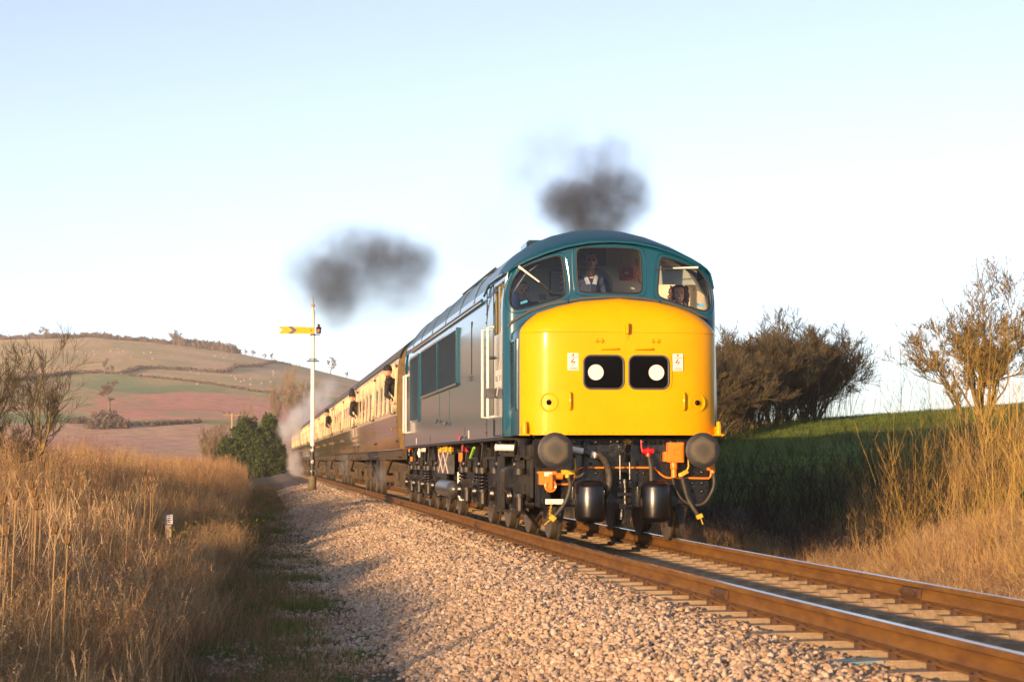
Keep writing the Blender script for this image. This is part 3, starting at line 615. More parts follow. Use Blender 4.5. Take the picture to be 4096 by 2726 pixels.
# side fittings
b = MB(); b.tube([(-HW-.004, 2.6, 3.065), (-HW-.004, 16.2, 3.075)], .022, 6); b.bx(-HW-.012, -HW+.02, 2.6, 16.2, 3.03, 3.06); lp(b, 'gutter', 'blue_paint')
b = MB(); b.tube([(-HW-.0, .1, 3.215), (-HW+.045, .5, 3.235), (-HW+.045, 2.1, 3.235), (-HW-.0, 2.35, 3.10)], .016, 6); lp(b, 'door_drip_strip', 'blue_paint')
for y in (1.12, 1.78):
    b = MB(); x = -1.40; b.tube([(-HW, y, 2.615), (x, y, 2.615), (x, y, 1.49), (-HW, y, 1.49)], .019, 10); lp(b, 'handrail', 'white_paint', smooth=60)
    b = MB(); yy = 2*YC-y; b.tube([(-HW, yy, 2.615), (x, yy, 2.615), (x, yy, 1.49), (-HW, yy, 1.49)], .019, 10); lp(b, 'handrail', 'white_paint', smooth=60)
b = MB()
for y in (1.2, 2.0): b.bx(-HW-.004, -HW+.01, y-.004, y+.004, 1.25, 3.16)
b.bx(-HW-.004, -HW+.01, 1.204, 1.996, 3.155, 3.163); lp(b, 'door_gap', 'dark_inside', smooth=0)
b = MB(); b.bx(-HW-.045, -HW, 1.30, 1.34, 2.22, 2.26); b.tube([(-HW-.045, 1.22, 2.235), (-HW-.045, 1.36, 2.235)], .012, 6); lp(b, 'door_handle', 'steel_grey')
b = MB(); b.bx(-HW-.006, -HW+.01, 4.02, 4.05, 2.13, 2.87); lp(b, 'hatch_gap', 'dark_inside', smooth=0); b = MB(); b.bx(-HW-.035, -HW, 4.0, 4.2, 2.05, 2.12); lp(b, 'hatch_lock', 'steel_grey', bev=.006)
b = MB(); b.bx(-HW-.11, -HW, .95, 1.16, 1.72, 1.84); lp(b, 'step_box', 'steel_grey', bev=.01); b = MB(); b.bx(-HW-.004, -HW+.01, 1.03, 1.2, 1.255, 1.45); lp(b, 'step_recess', 'dark_inside', smooth=0)
for y0, y1, z0, z1 in ((9.4, 10.3, 1.62, 2.02), (7.6, 8.4, 1.55, 2.03), (5.0, 5.3, 1.30, 1.42)):
    b = MB(); b.bx(-HW-.004, -HW+.01, y0, y1, z0, z1); lp(b, 'inspection_hatch', 'blue_paint', bev=.003)
    b = MB(); b.tube([(-HW-.03, y0+.1, z0-.02), (-HW-.04, y0+.3, z0-.06), (-HW-.03, y0+.5, z0-.02)], .012, 6); lp(b, 'hatch_catch', 'black_gloss')
b = MB(); b.bx(-HW-.003, -HW+.01, 5.95, 6.12, 1.235, 1.33); lp(b, 'red_label', 'red_print', smooth=0)
for i, y in enumerate((14.6, 11.3, 4.4)): b = MB(); b.bx(-HW-.003, -HW+.01, y, y+.12, 1.25, 1.36); lp(b, 'data_panel', 'pale_logo' if i != 1 else 'black_gloss', smooth=0)
rb = MB()
for y in (2.07,): 
    for z in np.arange(1.3, 3.1, .11): rb.sphere((-side_x(z)-.002, y, z), .011, 6, 4)
for y in np.arange(.35, 1.1, .045): rb.sphere((-HW-.002, y, 1.245), .009, 6, 4)
o = lp(rb, 'rivets', 'blue_paint'); o['kind'] = 'stuff'
# twin arrow emblem on the cab side
b = MB(); cy, cz, s = .62, 1.95, .37
def em(pts): b.prism([(cy+(p[0]-.8)*s, cz+(p[1]-.5)*s) for p in pts], 'x', -HW-.004, -HW+.008)
em([(0, .60), (1.6, .60), (1.6, .78), (0, .78)]); em([(0, .22), (1.6, .22), (1.6, .40), (0, .40)])
em([(.62, .39), (.84, .39), (1.02, .61), (.80, .61)]); em([(.55, .77), (.78, .77), (.36, 1.06), (.13, 1.06)]); em([(1.05, .23), (.82, .23), (1.24, -.06), (1.47, -.06)])
lp(b, 'emblem', 'pale_logo', smooth=0, label='pale twin arrow railway emblem on the cab side')
# cab side window: brass sliding frame and glass
b = MB(); fr_ = [(-HW+.03, q.x, q.y) for q in resample(sw, 40)]; b.tube(fr_+[fr_[0], fr_[1]], .016, 6, False); b.bx(-HW+.02, -HW+.05, .66, .80, 2.49, 3.1); wf = lp(b, 'cab_side_window', 'brass')
b = MB(); b.bx(-HW+.055, -HW+.062, .36, 1.13, 2.5, 3.12); b.build('pane', 'clear_glass', wf, 0)
# windscreen wipers
def wiper(p0, p1, p2):
    b = MB(); f3 = lambda p, d: (p[0], front_y(*p)-d, p[1]); b.cyl(f3(p0, -.01), f3(p0, .05), .014, n=8); b.tube([f3(p0, .045), f3(p1, .045)], [.016, .010], 6); w = lp(b, 'wiper', 'white_paint')
    b = MB(); b.tube([f3(p1, .035), f3(p2, .018)], .007, 5); b.build('blade', 'rubber', w)
    mid = ((p1[0]+p2[0])/2, (p1[1]+p2[1])/2)
wiper((-1.13, 3.285), (-.89, 3.10), (-.74, 2.975)); wiper((1.07, 3.30), (.76, 3.285), (.54, 3.265))
for x, z in ((-.56, 2.87), (.57, 2.87)): b = MB(); b.bx(x-.012, x+.012, front_y(x, z)-.05, front_y(x, z), z-.035, z+.02); lp(b, 'step_lug', 'blue_paint', bev=.003)
# roof details: horn grille, panel joints
b = MB(); b.bx(-.76, -.50, 2.3, 3.0, roof_z(.62)-.06, roof_z(.62)+.06); h = lp(b, 'roof_vent', 'blue_paint', bev=.03)
for k in range(6): b = MB(); b.bx(-.75+k*.042, -.73+k*.042, 2.285, 2.31, roof_z(.62)-.03, roof_z(.62)+.04); b.build('slot', 'dark_inside', h, 0)
b = MB(); b.tube([(-1.05, 3.4, 3.57), (-1.05, 8.2, 3.57)], .02, 6); lp(b, 'roof_rail', 'roof_grey_blue', bev=.01)
for y in (4.1, 6.3, 8.8, 11.5, 14.0, 16.1):
    b = MB(); pts = [(x*1.003, y, z+.004) for x, z in [(-a, q) for a, q in ROOF_Z[::-1]]+ROOF_Z[1:]]; b.tube(pts, .007, 5); lp(b, 'roof_joint', 'roof_grey_blue')
# cab inside
b = MB(); bw = [(-1.28, 1.72, 1.3), (1.28, 1.72, 1.3)]+[(x, 1.72, min(roof_z(x)-.05, side_x(3.0) and 9)) for x in (1.24, 1.15, 1.0, .8, .5, .2, 0, -.2, -.5, -.8, -1.0, -1.15, -1.24)]; b.add(bw, [tuple(range(len(bw)))]); lp(b, 'cab_back_wall', 'cab_cream', smooth=0)
b = MB(); b.bx(-1.26, 1.26, .12, 1.7, 1.77, 1.82); lp(b, 'cab_floor', 'cab_dark', smooth=0)
b = MB(); b.grid([[(x*.955, y, roof_z(x*.97)-.06-.27*max(0, (1.6-y)/1.5)**1.3) for x in np.linspace(-1.28, 1.28, 15)] for y in (.12, .6, 1.2, 1.71)]); lp(b, 'cab_ceiling', 'cab_grey', smooth=60)
b = MB(); b.bx(1.24, 1.262, .3, 1.7, 2.0, 3.2); lp(b, 'cab_lining', 'cab_cream', smooth=0)
b = MB(); b.bx(-1.2, -.5, .15, .42, 2.0, 2.72); b.bx(.45, 1.2, .15, .42, 2.0, 2.72); lp(b, 'control_desk', 'cab_dark', bev=.02)
b = MB(); q = rrect(-.32, .26, 1.9, 3.40, .2, 8); b.tube([(p.x, 1.70, p.y) for p in q]+[(q[0].x, 1.70, q[0].y)], .028, 8); b.prism([(p.x, p.y) for p in q], 'y', 1.69, 1.71); lp(b, 'corridor_door', 'cab_grey')
b = MB(); b.prism([(-1.05, 3.40), (.20, 3.46), (.20, 3.8), (-.5, 3.78), (-.9, 3.58)], 'y', 1.695, 1.712); lp(b, 'dark_bulkhead', 'cab_dark', smooth=0)
b = MB(); b.bx(.38, .54, 1.55, 1.71, 3.27, 3.43); fb_ = lp(b, 'fire_alarm_box', 'red_paint', bev=.01, label='red box with a clapper on the cab back wall')
b = MB(); b.bx(.402, .518, 1.544, 1.56, 3.29, 3.41); b.build('face', 'maroon', fb_, 0); b = MB(); b.sphere((.45, 1.54, 3.355), .022, 8, 6, (1.6, 1, 1)); b.build('clapper', 'brass', fb_)
for pts, r, mm in (([(.43, 1.66, 3.62), (.41, 1.65, 3.52), (.35, 1.66, 3.43)], .011, 'white_paint'), ([(.48, 1.66, 3.62), (.49, 1.65, 3.52), (.53, 1.66, 3.45)], .008, 'white_paint'), ([(.55, 1.66, 3.58), (.52, 1.65, 3.5), (.55, 1.66, 3.4)], .008, 'white_paint'), ([(.60, 1.64, 3.55), (.60, 1.62, 3.34), (.63, 1.62, 3.25), (.72, 1.64, 3.20)], .015, 'orange_paint')):
    b = MB(); b.tube(pts, r, 6); lp(b, 'conduit', mm)
b = MB(); b.bx(-.54, -.33, 1.67, 1.70, 3.06, 3.40); nb_ = lp(b, 'notice_board', 'maroon', smooth=0); b = MB(); b.bx(-.52, -.35, 1.66, 1.671, 3.085, 3.375); b.build('sheet', 'paper', nb_, 0)
b = MB()
for k in range(11): b.bx(-.508, -.365-.02*(k % 3), 1.656, 1.661, 3.345-.023*k, 3.354-.023*k)
b.build('print', 'dark_print', nb_, 0)
b = MB(); b.bx(-.86, -.66, 1.68, 1.70, 3.12, 3.34); lp(b, 'notice', 'paper', smooth=0); b = MB(); b.bx(-.67, -.58, 1.68, 1.70, 3.02, 3.08); lp(b, 'notice', 'cab_grey', smooth=0)
b = MB(); b.bx(.56, 1.17, .55, .57, 3.13, 3.36); lp(b, 'sun_blind', 'cab_grey', smooth=0)
for x, z, rr_ in ((-1.12, 2.86, -.33), (1.06, 2.84, .33)): b = MB(); b.box((x+.05, front_y(x, z)+.028, z), (.09, .004, .03), Matrix.Rotation(rr_, 3, 'Y')); lp(b, 'window_sticker', 'sky_blue_sticker', smooth=0)
# ------------------------------------------------------------------ buffer beam
YB = -.66
b = MB(); hole = [Vector((-.13, .49)), Vector((.13, .49)), Vector((.13, .80)), Vector((-.13, .80))]
INW = (0, 1, 0); ring_cell(b, resample(chaikin(hole, 1), 24), [(-1.03, .40), (1.05, .40), (1.05, 1.19), (-1.03, 1.19)], lambda x, z: (x, YB, z), 2)
b.bx(-1.03, -.97, YB-.02, YB, .40, 1.19); b.bx(-1.03, 1.05, YB, YB+.05, 1.12, 1.19); b.bx(-1.0, 1.02, YB, YB+.06, .39, .44); b.bx(-.2, .2, YB+.25, YB+.28, .4, .9); beam = lp(b, 'buffer_beam', 'black_gloss', smooth=30)
b = MB()
for x, z in [(-.55, 1.15), (-.3, 1.15), (-.12, 1.16), (-.04, 1.16), (.04, 1.16), (.12, 1.16), (.26, 1.16), (-1.0, .98), (-1.0, .66), (-1.0, .56), (-.88, .56), (-.3, .79), (.2, .9), (.2, .79), (.27, .79), (-.37, .90), (.86, .67), (.97, .67), (.86, .57), (.97, .57), (.97, .80), (.6, 1.16), (.45, 1.04), (-.56, .99)]: b.sphere((x, YB-.002, z), .019, 8, 6)
o = b.build('rivets', 'black_gloss', beam); o['kind'] = 'stuff'
for sx in (-1, 1):
    x = sx*.865; b = MB(); b.bx(x-.19, x+.19, YB-.04, YB, .86, 1.18); b.lathe((x, YB-.03, 1.055), (0, -1, 0), [(0, .13), (.2, .12), (.22, .105), (.40, .1), (.50, .085), (.53, .17)], 28); bf = lp(b, 'buffer', 'black_gloss', bev=.004)
    b = MB(); b.lathe((0, 0, 0), (0, -1, 0), [(-.035, .196), (-.012, .206), (0, .204), (.012, .16), (.016, .0)], 48); o = b.build('buffer_head', 'buffer_face', bf, 40); o.location = (x, -1.243, 1.055)
def hose(name, pts, r, m_, parent=None, y=YB, n=10, rib=False):
    P = [Vector((p[0], p[2] if len(p) > 2 else y-.09, p[1])) for p in pts]; Q = []
    for i in range(len(P)-1):
        p0, p1, p2, p3 = P[max(i-1, 0)], P[i], P[i+1], P[min(i+2, len(P)-1)]
        for k in range(10 if rib else 5):
            t = k/(10 if rib else 5); Q.append(.5*((2*p1)+(-p0+p2)*t+(2*p0-5*p1+4*p2-p3)*t*t+(-p0+3*p1-3*p2+p3)*t**3))
    Q.append(P[-1]); rs = [r*(1+(.10 if k % 2 else -.06)) for k in range(len(Q))] if rib else r
    b = MB(); b.tube(Q, rs, n); return lp(b, name, m_, parent, 50)
# tanks
for x0, x1, z0, z1 in ((-.575, -.20, .205, .71), (.205, .575, .20, .71)):
    c = (x0+x1)/2; r = (x1-x0)/2; b = MB(); b.lathe((c, YB-.14, z0), (0, 0, 1), [(0, .02), (.012, r*.7), (.04, r*.95), (.08, r), (z1-z0-.09, r), (z1-z0-.05, r*.93), (z1-z0-.015, r*.6), (z1-z0, .02)], 32); tk = lp(b, 'air_tank', 'tank_black', smooth=60)
    b = MB(); b.bx(c-r-.02, c+r+.02, YB-.10, YB-.02, z1-.07, z1-.02); b.bx(c-.04, c+.04, YB-.06, YB+.02, z0+.1, z0+.16); b.build('strap', 'black_gloss', tk, bev=.005)
# draw hook and screw coupling
b = MB(); b.bx(-.14, .15, YB-.03, YB, .97, 1.14); b.bx(-.08, .09, YB-.05, YB-.03, 1.0, 1.11); hk = lp(b, 'draw_gear', 'black_gloss', bev=.006)
b = MB(); b.tube([(.035, YB, 1.05), (.035, YB-.16, 1.05), (.035, YB-.24, 1.07), (.035, YB-.27, 1.12), (.035, YB-.22, 1.16), (.035, YB-.15, 1.14)], [.04, .04, .042, .036, .03, .02], 10); b.tube([(.035, YB-.20, 1.05), (.035, YB-.25, 1.0), (.035, YB-.21, .93)], [.03, .03, .02], 8); b.build('hook', 'tank_black', hk)
b = MB()
for x in (-.04, .075): b.tube([(x, YB-.16, 1.0), (x, YB-.17, .69)], .012, 8); b.torus((x, YB-.17, .68), (1, 0, 0), .026, .014, 14, 6); b.bx(x-.02, x+.02, YB-.2, YB-.14, .62, .70)
b.build('link', 'black_gloss', hk)
b = MB(); b.tube([(.018, YB-.17, .72), (.018, YB-.17, .40)], .024, 10); b.cyl((.018, YB-.17, .66), (.018, YB-.17, .71), .042, n=12); b.bx(-.075, .11, YB-.20, YB-.14, .525, .56); b.tube([(-.06, YB-.17, .40), (.1, YB-.17, .40)], .032, 10); b.tube([(-.02, YB-.17, .39), (-.03, YB-.18, .25)], [.018, .032], 10); b.bx(-.06, .02, YB-.2, YB-.15, .37, .43); b.build('screw', 'black_gloss', hk)
# jumper boxes
b = MB(); b.bx(.535, .725, YB-.17, YB-.02, .915, 1.15); b.bx(.55, .71, YB-.185, YB-.17, .93, 1.135); b.bx(.49, .54, YB-.12, YB-.02, .925, 1.04); b.cyl((.615, YB-.1, .92), (.615, YB-.1, .85), .044, n=14); b.cyl((.615, YB-.1, .86), (.615, YB-.1, .735), .035, n=12); b.torus((.615, YB-.1, .845), (0, 0, 1), .04, .01, 16, 6); jb = lp(b, 'jumper_box', 'orange_paint', bev=.006)
b = MB(); b.torus((.63, YB-.188, 1.04), (0, 1, 0), .035, .004, 20, 5); b.bx(.57, .69, YB-.189, YB-.184, .955, .975); b.build('cast_mark', 'orange_paint', jb)
b = MB(); b.bx(-.99, -.80, YB-.12, YB, .655, .80); b.bx(-1.01, -.785, YB-.13, YB, .785, .81); b.cyl((-.80, YB-.09, .755), (-.71, YB-.09, .755), .04, n=12); b.bx(-.885, -.845, YB-.2, YB-.10, .60, .78); b.torus((-.865, YB-.16, .64), (0, 1, 0), .06, .016, 28, 8); b.cyl((-.865, YB-.15, .64), (-.865, YB-.05, .64), .05, n=20); jl = lp(b, 'jumper_socket', 'orange_paint', bev=.005)
b = MB(); b.bx(-.935, -.84, YB-.136, YB-.128, .755, .80); b.build('plate', 'white_paint', jl, 0)
b = MB(); b.bx(1.02, 1.10, YB-.15, YB-.03, .82, .98); b.cyl((1.08, YB-.1, .84), (1.08, YB-.1, .79), .035, n=12); lp(b, 'jumper_plug', 'orange_paint', bev=.006)
hose('conduit', [(-.79, .66), (-.64, .66), (-.585, .685), (-.56, .75), (-.53, .83), (-.47, .853), (-.34, .853), (.34, .853), (.40, .835), (.47, .775), (.54, .737), (.66, .733), (1.0, .727), (1.055, .735), (1.072, .77), (1.072, .86)], .0125, 'orange_paint', y=YB+.05)
# brake and heating hoses with cocks
hose('heating_hose', [(-.34, .995), (-.27, .995), (-.205, .92), (-.168, .80), (-.165, .66), (-.225, .51)], .042, 'rubber', y=YB-.03, rib=True)
b = MB(); b.tube([(-.62, YB-.1, 1.07), (-.47, YB-.12, 1.045)], .037, 12); b.tube([(-.38, YB-.12, 1.01), (-.32, YB-.12, .995)], .042, 12); lp(b, 'heating_pipe', 'white_paint', smooth=50)
b = MB(); b.tube([(-.47, YB-.12, 1.045), (-.38, YB-.12, 1.01)], .034, 12); b.box((-.24, YB-.12, .485), (.11, .08, .035), Matrix.Rotation(.4, 3, 'Y')); lp(b, 'heating_joint', 'steel_grey', bev=.004)
hose('chain', [(-.27, .50), (-.265, .42), (-.275, .35), (-.262, .30), (-.25, .33)], .009, 'clip_rust')
hose('brake_hose', [(-.45, 1.15), (-.44, 1.0), (-.445, .87), (-.48, .77), (-.57, .735)], .02, 'rubber')
b = MB(); b.box((-.665, YB-.1, .80), (.13, .07, .055)); b.cyl((-.66, YB-.1, .80), (-.655, YB-.1, .735), .03, n=10); b.cyl((-.6, YB-.1, .795), (-.575, YB-.1, .80), .03, n=10); b.tube([(-.58, YB-.1, .80), (-.562, YB-.11, .85), (-.566, YB-.12, .965)], [.014, .011, .007], 6); lp(b, 'air_cock', 'hose_yellow', bev=.008)
hose('air_hose', [(-.655, .74), (-.63, .65), (-.665, .50), (-.73, .385), (-.815, .285)], .0235, 'rubber', y=YB-.05)
b = MB(); b.box((-.84, YB-.13, .265), (.075, .05, .06), Matrix.Rotation(.7, 3, 'Y')); b.cyl((-.82, YB-.15, .27), (-.82, YB-.1, .27), .03, n=10); b.tube([(-.86, YB-.13, .25), (-.935, YB-.14, .185)], .008, 6); lp(b, 'hose_coupling', 'hose_yellow', bev=.006)
b = MB()
for k in range(8): b.torus((-.852-.003*k, YB-.13, .425-.0175*k), (1, 0, 0) if k % 2 else (0, 1, 0), .0105, .004, 10, 5)
lp(b, 'safety_chain', 'hose_yellow')
b = MB(); b.bx(-.915, -.70, YB-.075, YB, .425, .485); lp(b, 'white_bracket', 'white_paint', bev=.004); b = MB(); b.bx(-.95, -.916, YB-.07, YB, .42, .487); b.bx(-.699, -.54, YB-.07, YB, .42, .487); lp(b, 'bracket', 'black_gloss', bev=.004)
b = MB(); b.tube([(.222, YB-.1, 1.18), (.228, YB-.1, 1.09), (.24, YB-.1, 1.04)], [.008, .011, .015], 6); b.cyl((.24, YB-.09, 1.045), (.375, YB-.09, 1.05), .03, n=10); b.sphere((.31, YB-.09, 1.05), .042, 10, 8); b.cyl((.31, YB-.09, 1.04), (.308, YB-.09, .985), .032, n=10); lp(b, 'air_cock', 'red_paint')
hose('air_hose', [(.308, .99), (.33, .85), (.332, .65), (.30, .495)], .0245, 'rubber', y=YB-.06)
b = MB(); b.sphere((.275, YB-.16, .45), .035, 8, 6); b.cyl((.295, YB-.16, .50), (.28, YB-.16, .42), .034, n=10); b.cyl((.25, YB-.16, .47), (.25, YB-.16, .42), .02, n=8); lp(b, 'hose_coupling', 'red_paint'); b = MB(); b.bx(.24, .35, YB-.2, YB-.13, .385, .42); lp(b, 'coupling_stop', 'steel_grey', bev=.004)
hose('cable', [(.60, .74), (.615, .66), (.65, .58), (.71, .485), (.79, .425)], .014, 'rubber'); 
b = MB(); b.box((.735, YB-.1, .79), (.1, .06, .045), Matrix.Rotation(-.5, 3, 'Y')); b.cyl((.70, YB-.1, .79), (.70, YB-.1, .745), .032, n=10); b.tube([(.765, YB-.1, .80), (.79, YB-.11, .87), (.782, YB-.12, .965)], [.013, .011, .007], 6); lp(b, 'air_cock', 'hose_yellow', bev=.007)
hose('air_hose', [(.70, .75), (.735, .61), (.785, .46), (.885, .305)], .0235, 'rubber', y=YB-.06)
b = MB(); b.box((.91, YB-.15, .28), (.075, .05, .05), Matrix.Rotation(-.4, 3, 'Y')); b.cyl((.9, YB-.17, .275), (.9, YB-.11, .275), .028, n=10); b.tube([(.925, YB-.15, .26), (.952, YB-.15, .185)], .008, 6); lp(b, 'hose_coupling', 'hose_yellow', bev=.006)
hose('cable', [(1.09, .80), (1.098, .65), (1.04, .51), (.96, .425), (.85, .41)], .019, 'rubber')
b = MB(); b.bx(.59, .75, YB-.06, YB, .425, .49); b.bx(-.3, -.12, YB-.05, YB, 1.04, 1.10); lp(b, 'bracket', 'black_gloss', bev=.005)
for sx in (-1, 1):
    b = MB(); x = sx*.735; b.bx(x-.07, x+.07, -.6, -.5, .34, .40); b.prism([(x-.07, .36), (x+.07, .36), (x+.035, .2), (x+.015, .07), (x-.015, .07), (x-.03, .2)], 'y', -.59, -.565); lp(b, 'guard_iron', 'black_dull', bev=.003)
# ------------------------------------------------------------------ bogies and wheels
AX = [0, 1.98, 4.27, 6.55, 11.64, 13.92, 16.21, 18.19]
def wheel_mesh(r):
    b = MB(); t = [(-.79, .12), (-.79, .02)]
    ring = [(0, r-.09), (0, r-.012), (.008, r-.003), (.095, r+.002), (.108, r+.028), (.128, r+.026), (.135, r-.02), (.135, r-.09)]
    b._lathe(Vector((0, 0, 0)), Vector((1, 0, 0)), ring, 40)
    for i, f in enumerate(b.f):
        k = i//40; b.m[i] = 1 if k in (1, 2, 3, 4) else 0
    n0 = len(b.f); b.cur = 2; b.lathe((0, 0, 0), (1, 0, 0), [(.03, .1), (.02, r-.09), (.09, r-.088), (.095, .1)], 40); b.cur = 2; b.lathe((0, 0, 0), (1, 0, 0), [(-.03, .06), (.03, .12), (.2, .1)], 20)
    return b.mesh('wheel', ['wheel_tyre', 'tread', 'wheel_centre'], 40)
WM = {.5715: wheel_mesh(.5715), .457: wheel_mesh(.457)}
for i, y in enumerate(AX):
    r = .457 if i in (0, 7) else .5715
    for sx in (-1, 1):
        w = link('wheel', WM[r], loco); w.location = (sx*.79, y-YC, r); w.rotation_euler = (0, 0, 0 if sx < 0 else math.pi)
    b = MB(); b.cyl((-.7, y, r), (.7, y, r), .085, n=14); lp(b, 'axle', 'black_dull')
fr_poly = [(-.62, 1.12), (-.62, .5), (-.3, .42), (.4, .62), (1.2, .62), (1.6, .44), (2.4, .44), (2.8, .62), (3.5, .62), (3.9, .44), (4.7, .44), (5.1, .62), (5.8, .62), (6.2, .44), (7.2, .44), (7.5, .75), (7.3, .98), (3.0, .98), (2.6, 1.12)]
for k in (0, 1):
    for sx in (-1, 1):
        b = MB(); poly = [(q if k == 0 else 2*YC-q, z) for q, z in fr_poly]; x0 = sx*1.06; b.prism(poly, 'x', x0-.02, x0+.02); b.bx(x0-.06, x0+.06, *(sorted((poly[0][0], poly[14][0]))), .95, .99); lp(b, 'bogie_frame', 'black_dull', bev=.006)
def helix(c, r, wr, h, turns, n=11):
    return [(c[0]+r*math.cos(2*math.pi*i/n), c[1]+r*math.sin(2*math.pi*i/n), c[2]+h*i/(turns*n)) for i in range(turns*n+1)]
for i, y in enumerate(AX):
    x = -1.13; r = .5
    b = MB(); b.bx(x-.10, x+.05, y-.17, y+.17, .36, .66); b.cyl((x-.11, y, .51), (x-.16, y, .51), .11, .09, n=18); b.bx(x-.06, x+.03, y-.3, y+.3, .30, .37); ab = lp(b, 'axle_box', 'black_gloss', bev=.01)
    b = MB()
    for q in (-.36, .36): b.cyl((x-.04, y+q, .77), (x-.04, y+q, .84), .075, n=16); b.cyl((x-.04, y+q, .50), (x-.04, y+q, .54), .075, n=16); b.cyl((x-.04, y+q, .34), (x-.04, y+q, .5), .05, n=10)
    b.build('spring_seat', 'black_dull', ab)
    for q in ((-.36, .36) if i in (2, 5) else (.36,) if i in (3, 6) else ()): b = MB(); b.tube(helix((x-.04, y+q, .54), .055, .013, .235, 5), .015, 6); b.build('spring', 'black_gloss', ab, 60)
    b = MB(); b.tube([(x-.06, y+.05, .90), (x-.06, y-.15, 1.16)], .024, 8); b.torus((x-.06, y+.07, .89), (1, 0, 0), .06, .022, 18, 7); b.bx(x-.03, x+.03, y-.25, y+.2, .82, 1.2); lp(b, 'brake_lever', 'black_gloss', bev=.004)
    b = MB(); b.tube([(-.95, y-.65, .32), (-.95, y-.45, .28), (-.95, y-.25, .22)], .025, 6); b.bx(-.85, -.72, y-.66, y-.58, .25, .7); lp(b, 'brake_shoe', 'black_dull')
b = MB(); x0, x1 = -1.315, -.985      # sand box behind the buffer
b.add([(x0, 0, .60), (x1, 0, .60), (x1, 0, .82), (x0+.17, 0, .945), (x0, 0, .82), (x0, .5, .60), (x1, .5, .60), (x1, .5, .82), (x0+.17, .5, .945), (x0, .5, .82)], [(0, 1, 2, 3, 4), (9, 8, 7, 6, 5), (0, 4, 9, 5), (4, 3, 8, 9), (3, 2, 7, 8), (2, 1, 6, 7)])
b.add([(x0, 0, .6), (x1, 0, .6), (x1, .5, .6), (x0, .5, .6), (-1.14, .15, .44), (-1.04, .15, .44), (-1.04, .3, .44), (-1.14, .3, .44)], [(0, 1, 5, 4), (1, 2, 6, 5), (2, 3, 7, 6), (3, 0, 4, 7)]); b.cyl((-1.09, .2, .45), (-1.09, .2, .36), .05, n=12); b.bx(-1.18, -1.0, .1, .32, .41, .44); lp(b, 'sand_box', 'black_gloss', bev=.006)
b = MB(); b.tube([(-1.09, .2, .36), (-1.0, .3, .3), (-.85, .45, .12)], .022, 8); b.cyl((-1.13, -.3, .43), (-1.0, -.3, .43), .06, n=16); lp(b, 'sand_pipe', 'black_dull')
b = MB(); b.bx(-1.30, -1.0, .75, .95, .3, 1.02); b.bx(-1.30, -1.0, -.05, .95, .985, 1.03); b.bx(-1.3, -1.24, .6, .78, .35, 1.02); lp(b, 'step_frame', 'black_dull', bev=.006)
b = MB(); b.tube([(-1.42, .05, 1.095), (-1.12, -.05, 1.09)], .04, 14); b.torus((-1.41, .05, 1.095), (1, -.3, 0), .036, .012, 16, 6); lp(b, 'white_pipe', 'white_paint', smooth=50)
b = MB(); b.cyl((-1.08, -.15, 1.0), (-1.08, -.15, 1.19), .058, n=18); b.bx(-1.2, -1.0, -.25, -.05, .94, .98); lp(b, 'pipe_support', 'black_gloss', bev=.004)
# coloured odds and ends along the side
b = MB(); b.prism([(6.95, 1.225), (6.95, 1.07), (5.85, 1.065), (6.2, 1.12)], 'x', -1.19, -1.17); lp(b, 'red_flag_plate', 'red_paint', smooth=0)
b = MB(); b.bx(-1.19, -1.15, 7.15, 7.45, .92, 1.06); lp(b, 'orange_cover', 'orange_paint', bev=.006)
b = MB(); b.tube([(-1.17, 7.3, .92), (-1.17, 7.3, .76)], .018, 8); lp(b, 'drain_rod', 'clip_rust')
b = MB(); b.tube([(-1.19, 7.3, .76), (-1.19, 7.3, .45), (-1.19, 7.2, .40), (-1.21, 6.95, .385), (-1.21, 6.8, .36)], .03, 10); b.tube([(-1.19, 7.3, .68), (-1.19, 7.05, .68)], .028, 8); lp(b, 'drain_pipe', 'white_paint', smooth=60)
b = MB(); b.lathe((-1.2, 8.0, .49), (0, 1, 0), [(-.1, .02), (-.06, .07), (0, .115), (.1, .132), (2.2, .132), (2.3, .11), (2.36, .02)], 28); lp(b, 'air_reservoir', 'steel_grey', smooth=50)
b = MB(); b.bx(-1.2, -1.1, 9.1, 11.1, .72, 1.08); xb = lp(b, 'battery_box', 'steel_grey', bev=.006)
b = MB()
for y0 in (9.15, 10.12):
    for s_ in (-1, 1): b.tube([(-1.205, y0, .9-s_*.16), (-1.205, y0+.9, .9+s_*.16)], .012, 5)
b.build('cross_brace', 'pale_logo', xb, 0)
b = MB(); b.bx(-1.2, -1.13, 9.75, 10.5, 1.02, 1.19); b.bx(-1.2, -1.13, 11.0, 11.2, 1.02, 1.17); b.bx(-1.2, -1.13, 9.0, 9.2, 1.05, 1.18); lp(b, 'yellow_catch', 'hose_yellow', bev=.03)
b = MB(); b.tube([(-1.21, 15.3, 1.17), (-1.22, 15.32, 1.08), (-1.21, 15.3, 1.0)], [.02, .04, .02], 10); lp(b, 'white_float', 'white_paint'); b = MB(); b.bx(-1.25, -1.18, 13.9, 14.5, 1.10, 1.17); lp(b, 'white_tag', 'white_paint', bev=.01)
b = MB(); b.sphere((-1.18, 18.2, 1.14), .05, 8, 6); b.bx(-1.2, -1.16, 17.95, 18.1, .93, 1.02); lp(b, 'orange_cock', 'orange_paint'); b = MB(); b.box((-1.18, 18.2, 1.06), (.08, .12, .05)); b.cyl((-1.18, 18.2, 1.1), (-1.18, 18.2, 1.02), .03, n=8); lp(b, 'blue_cock', 'sky_blue_sticker', bev=.01)
b = MB(); b.tube([(-1.22, 5.2, .98), (-1.2, 4.9, 1.12)], .022, 6); 
mat('green_hose', (.25, .6, .06), .5); lp(b, 'green_hose', 'green_hose')
b = MB()
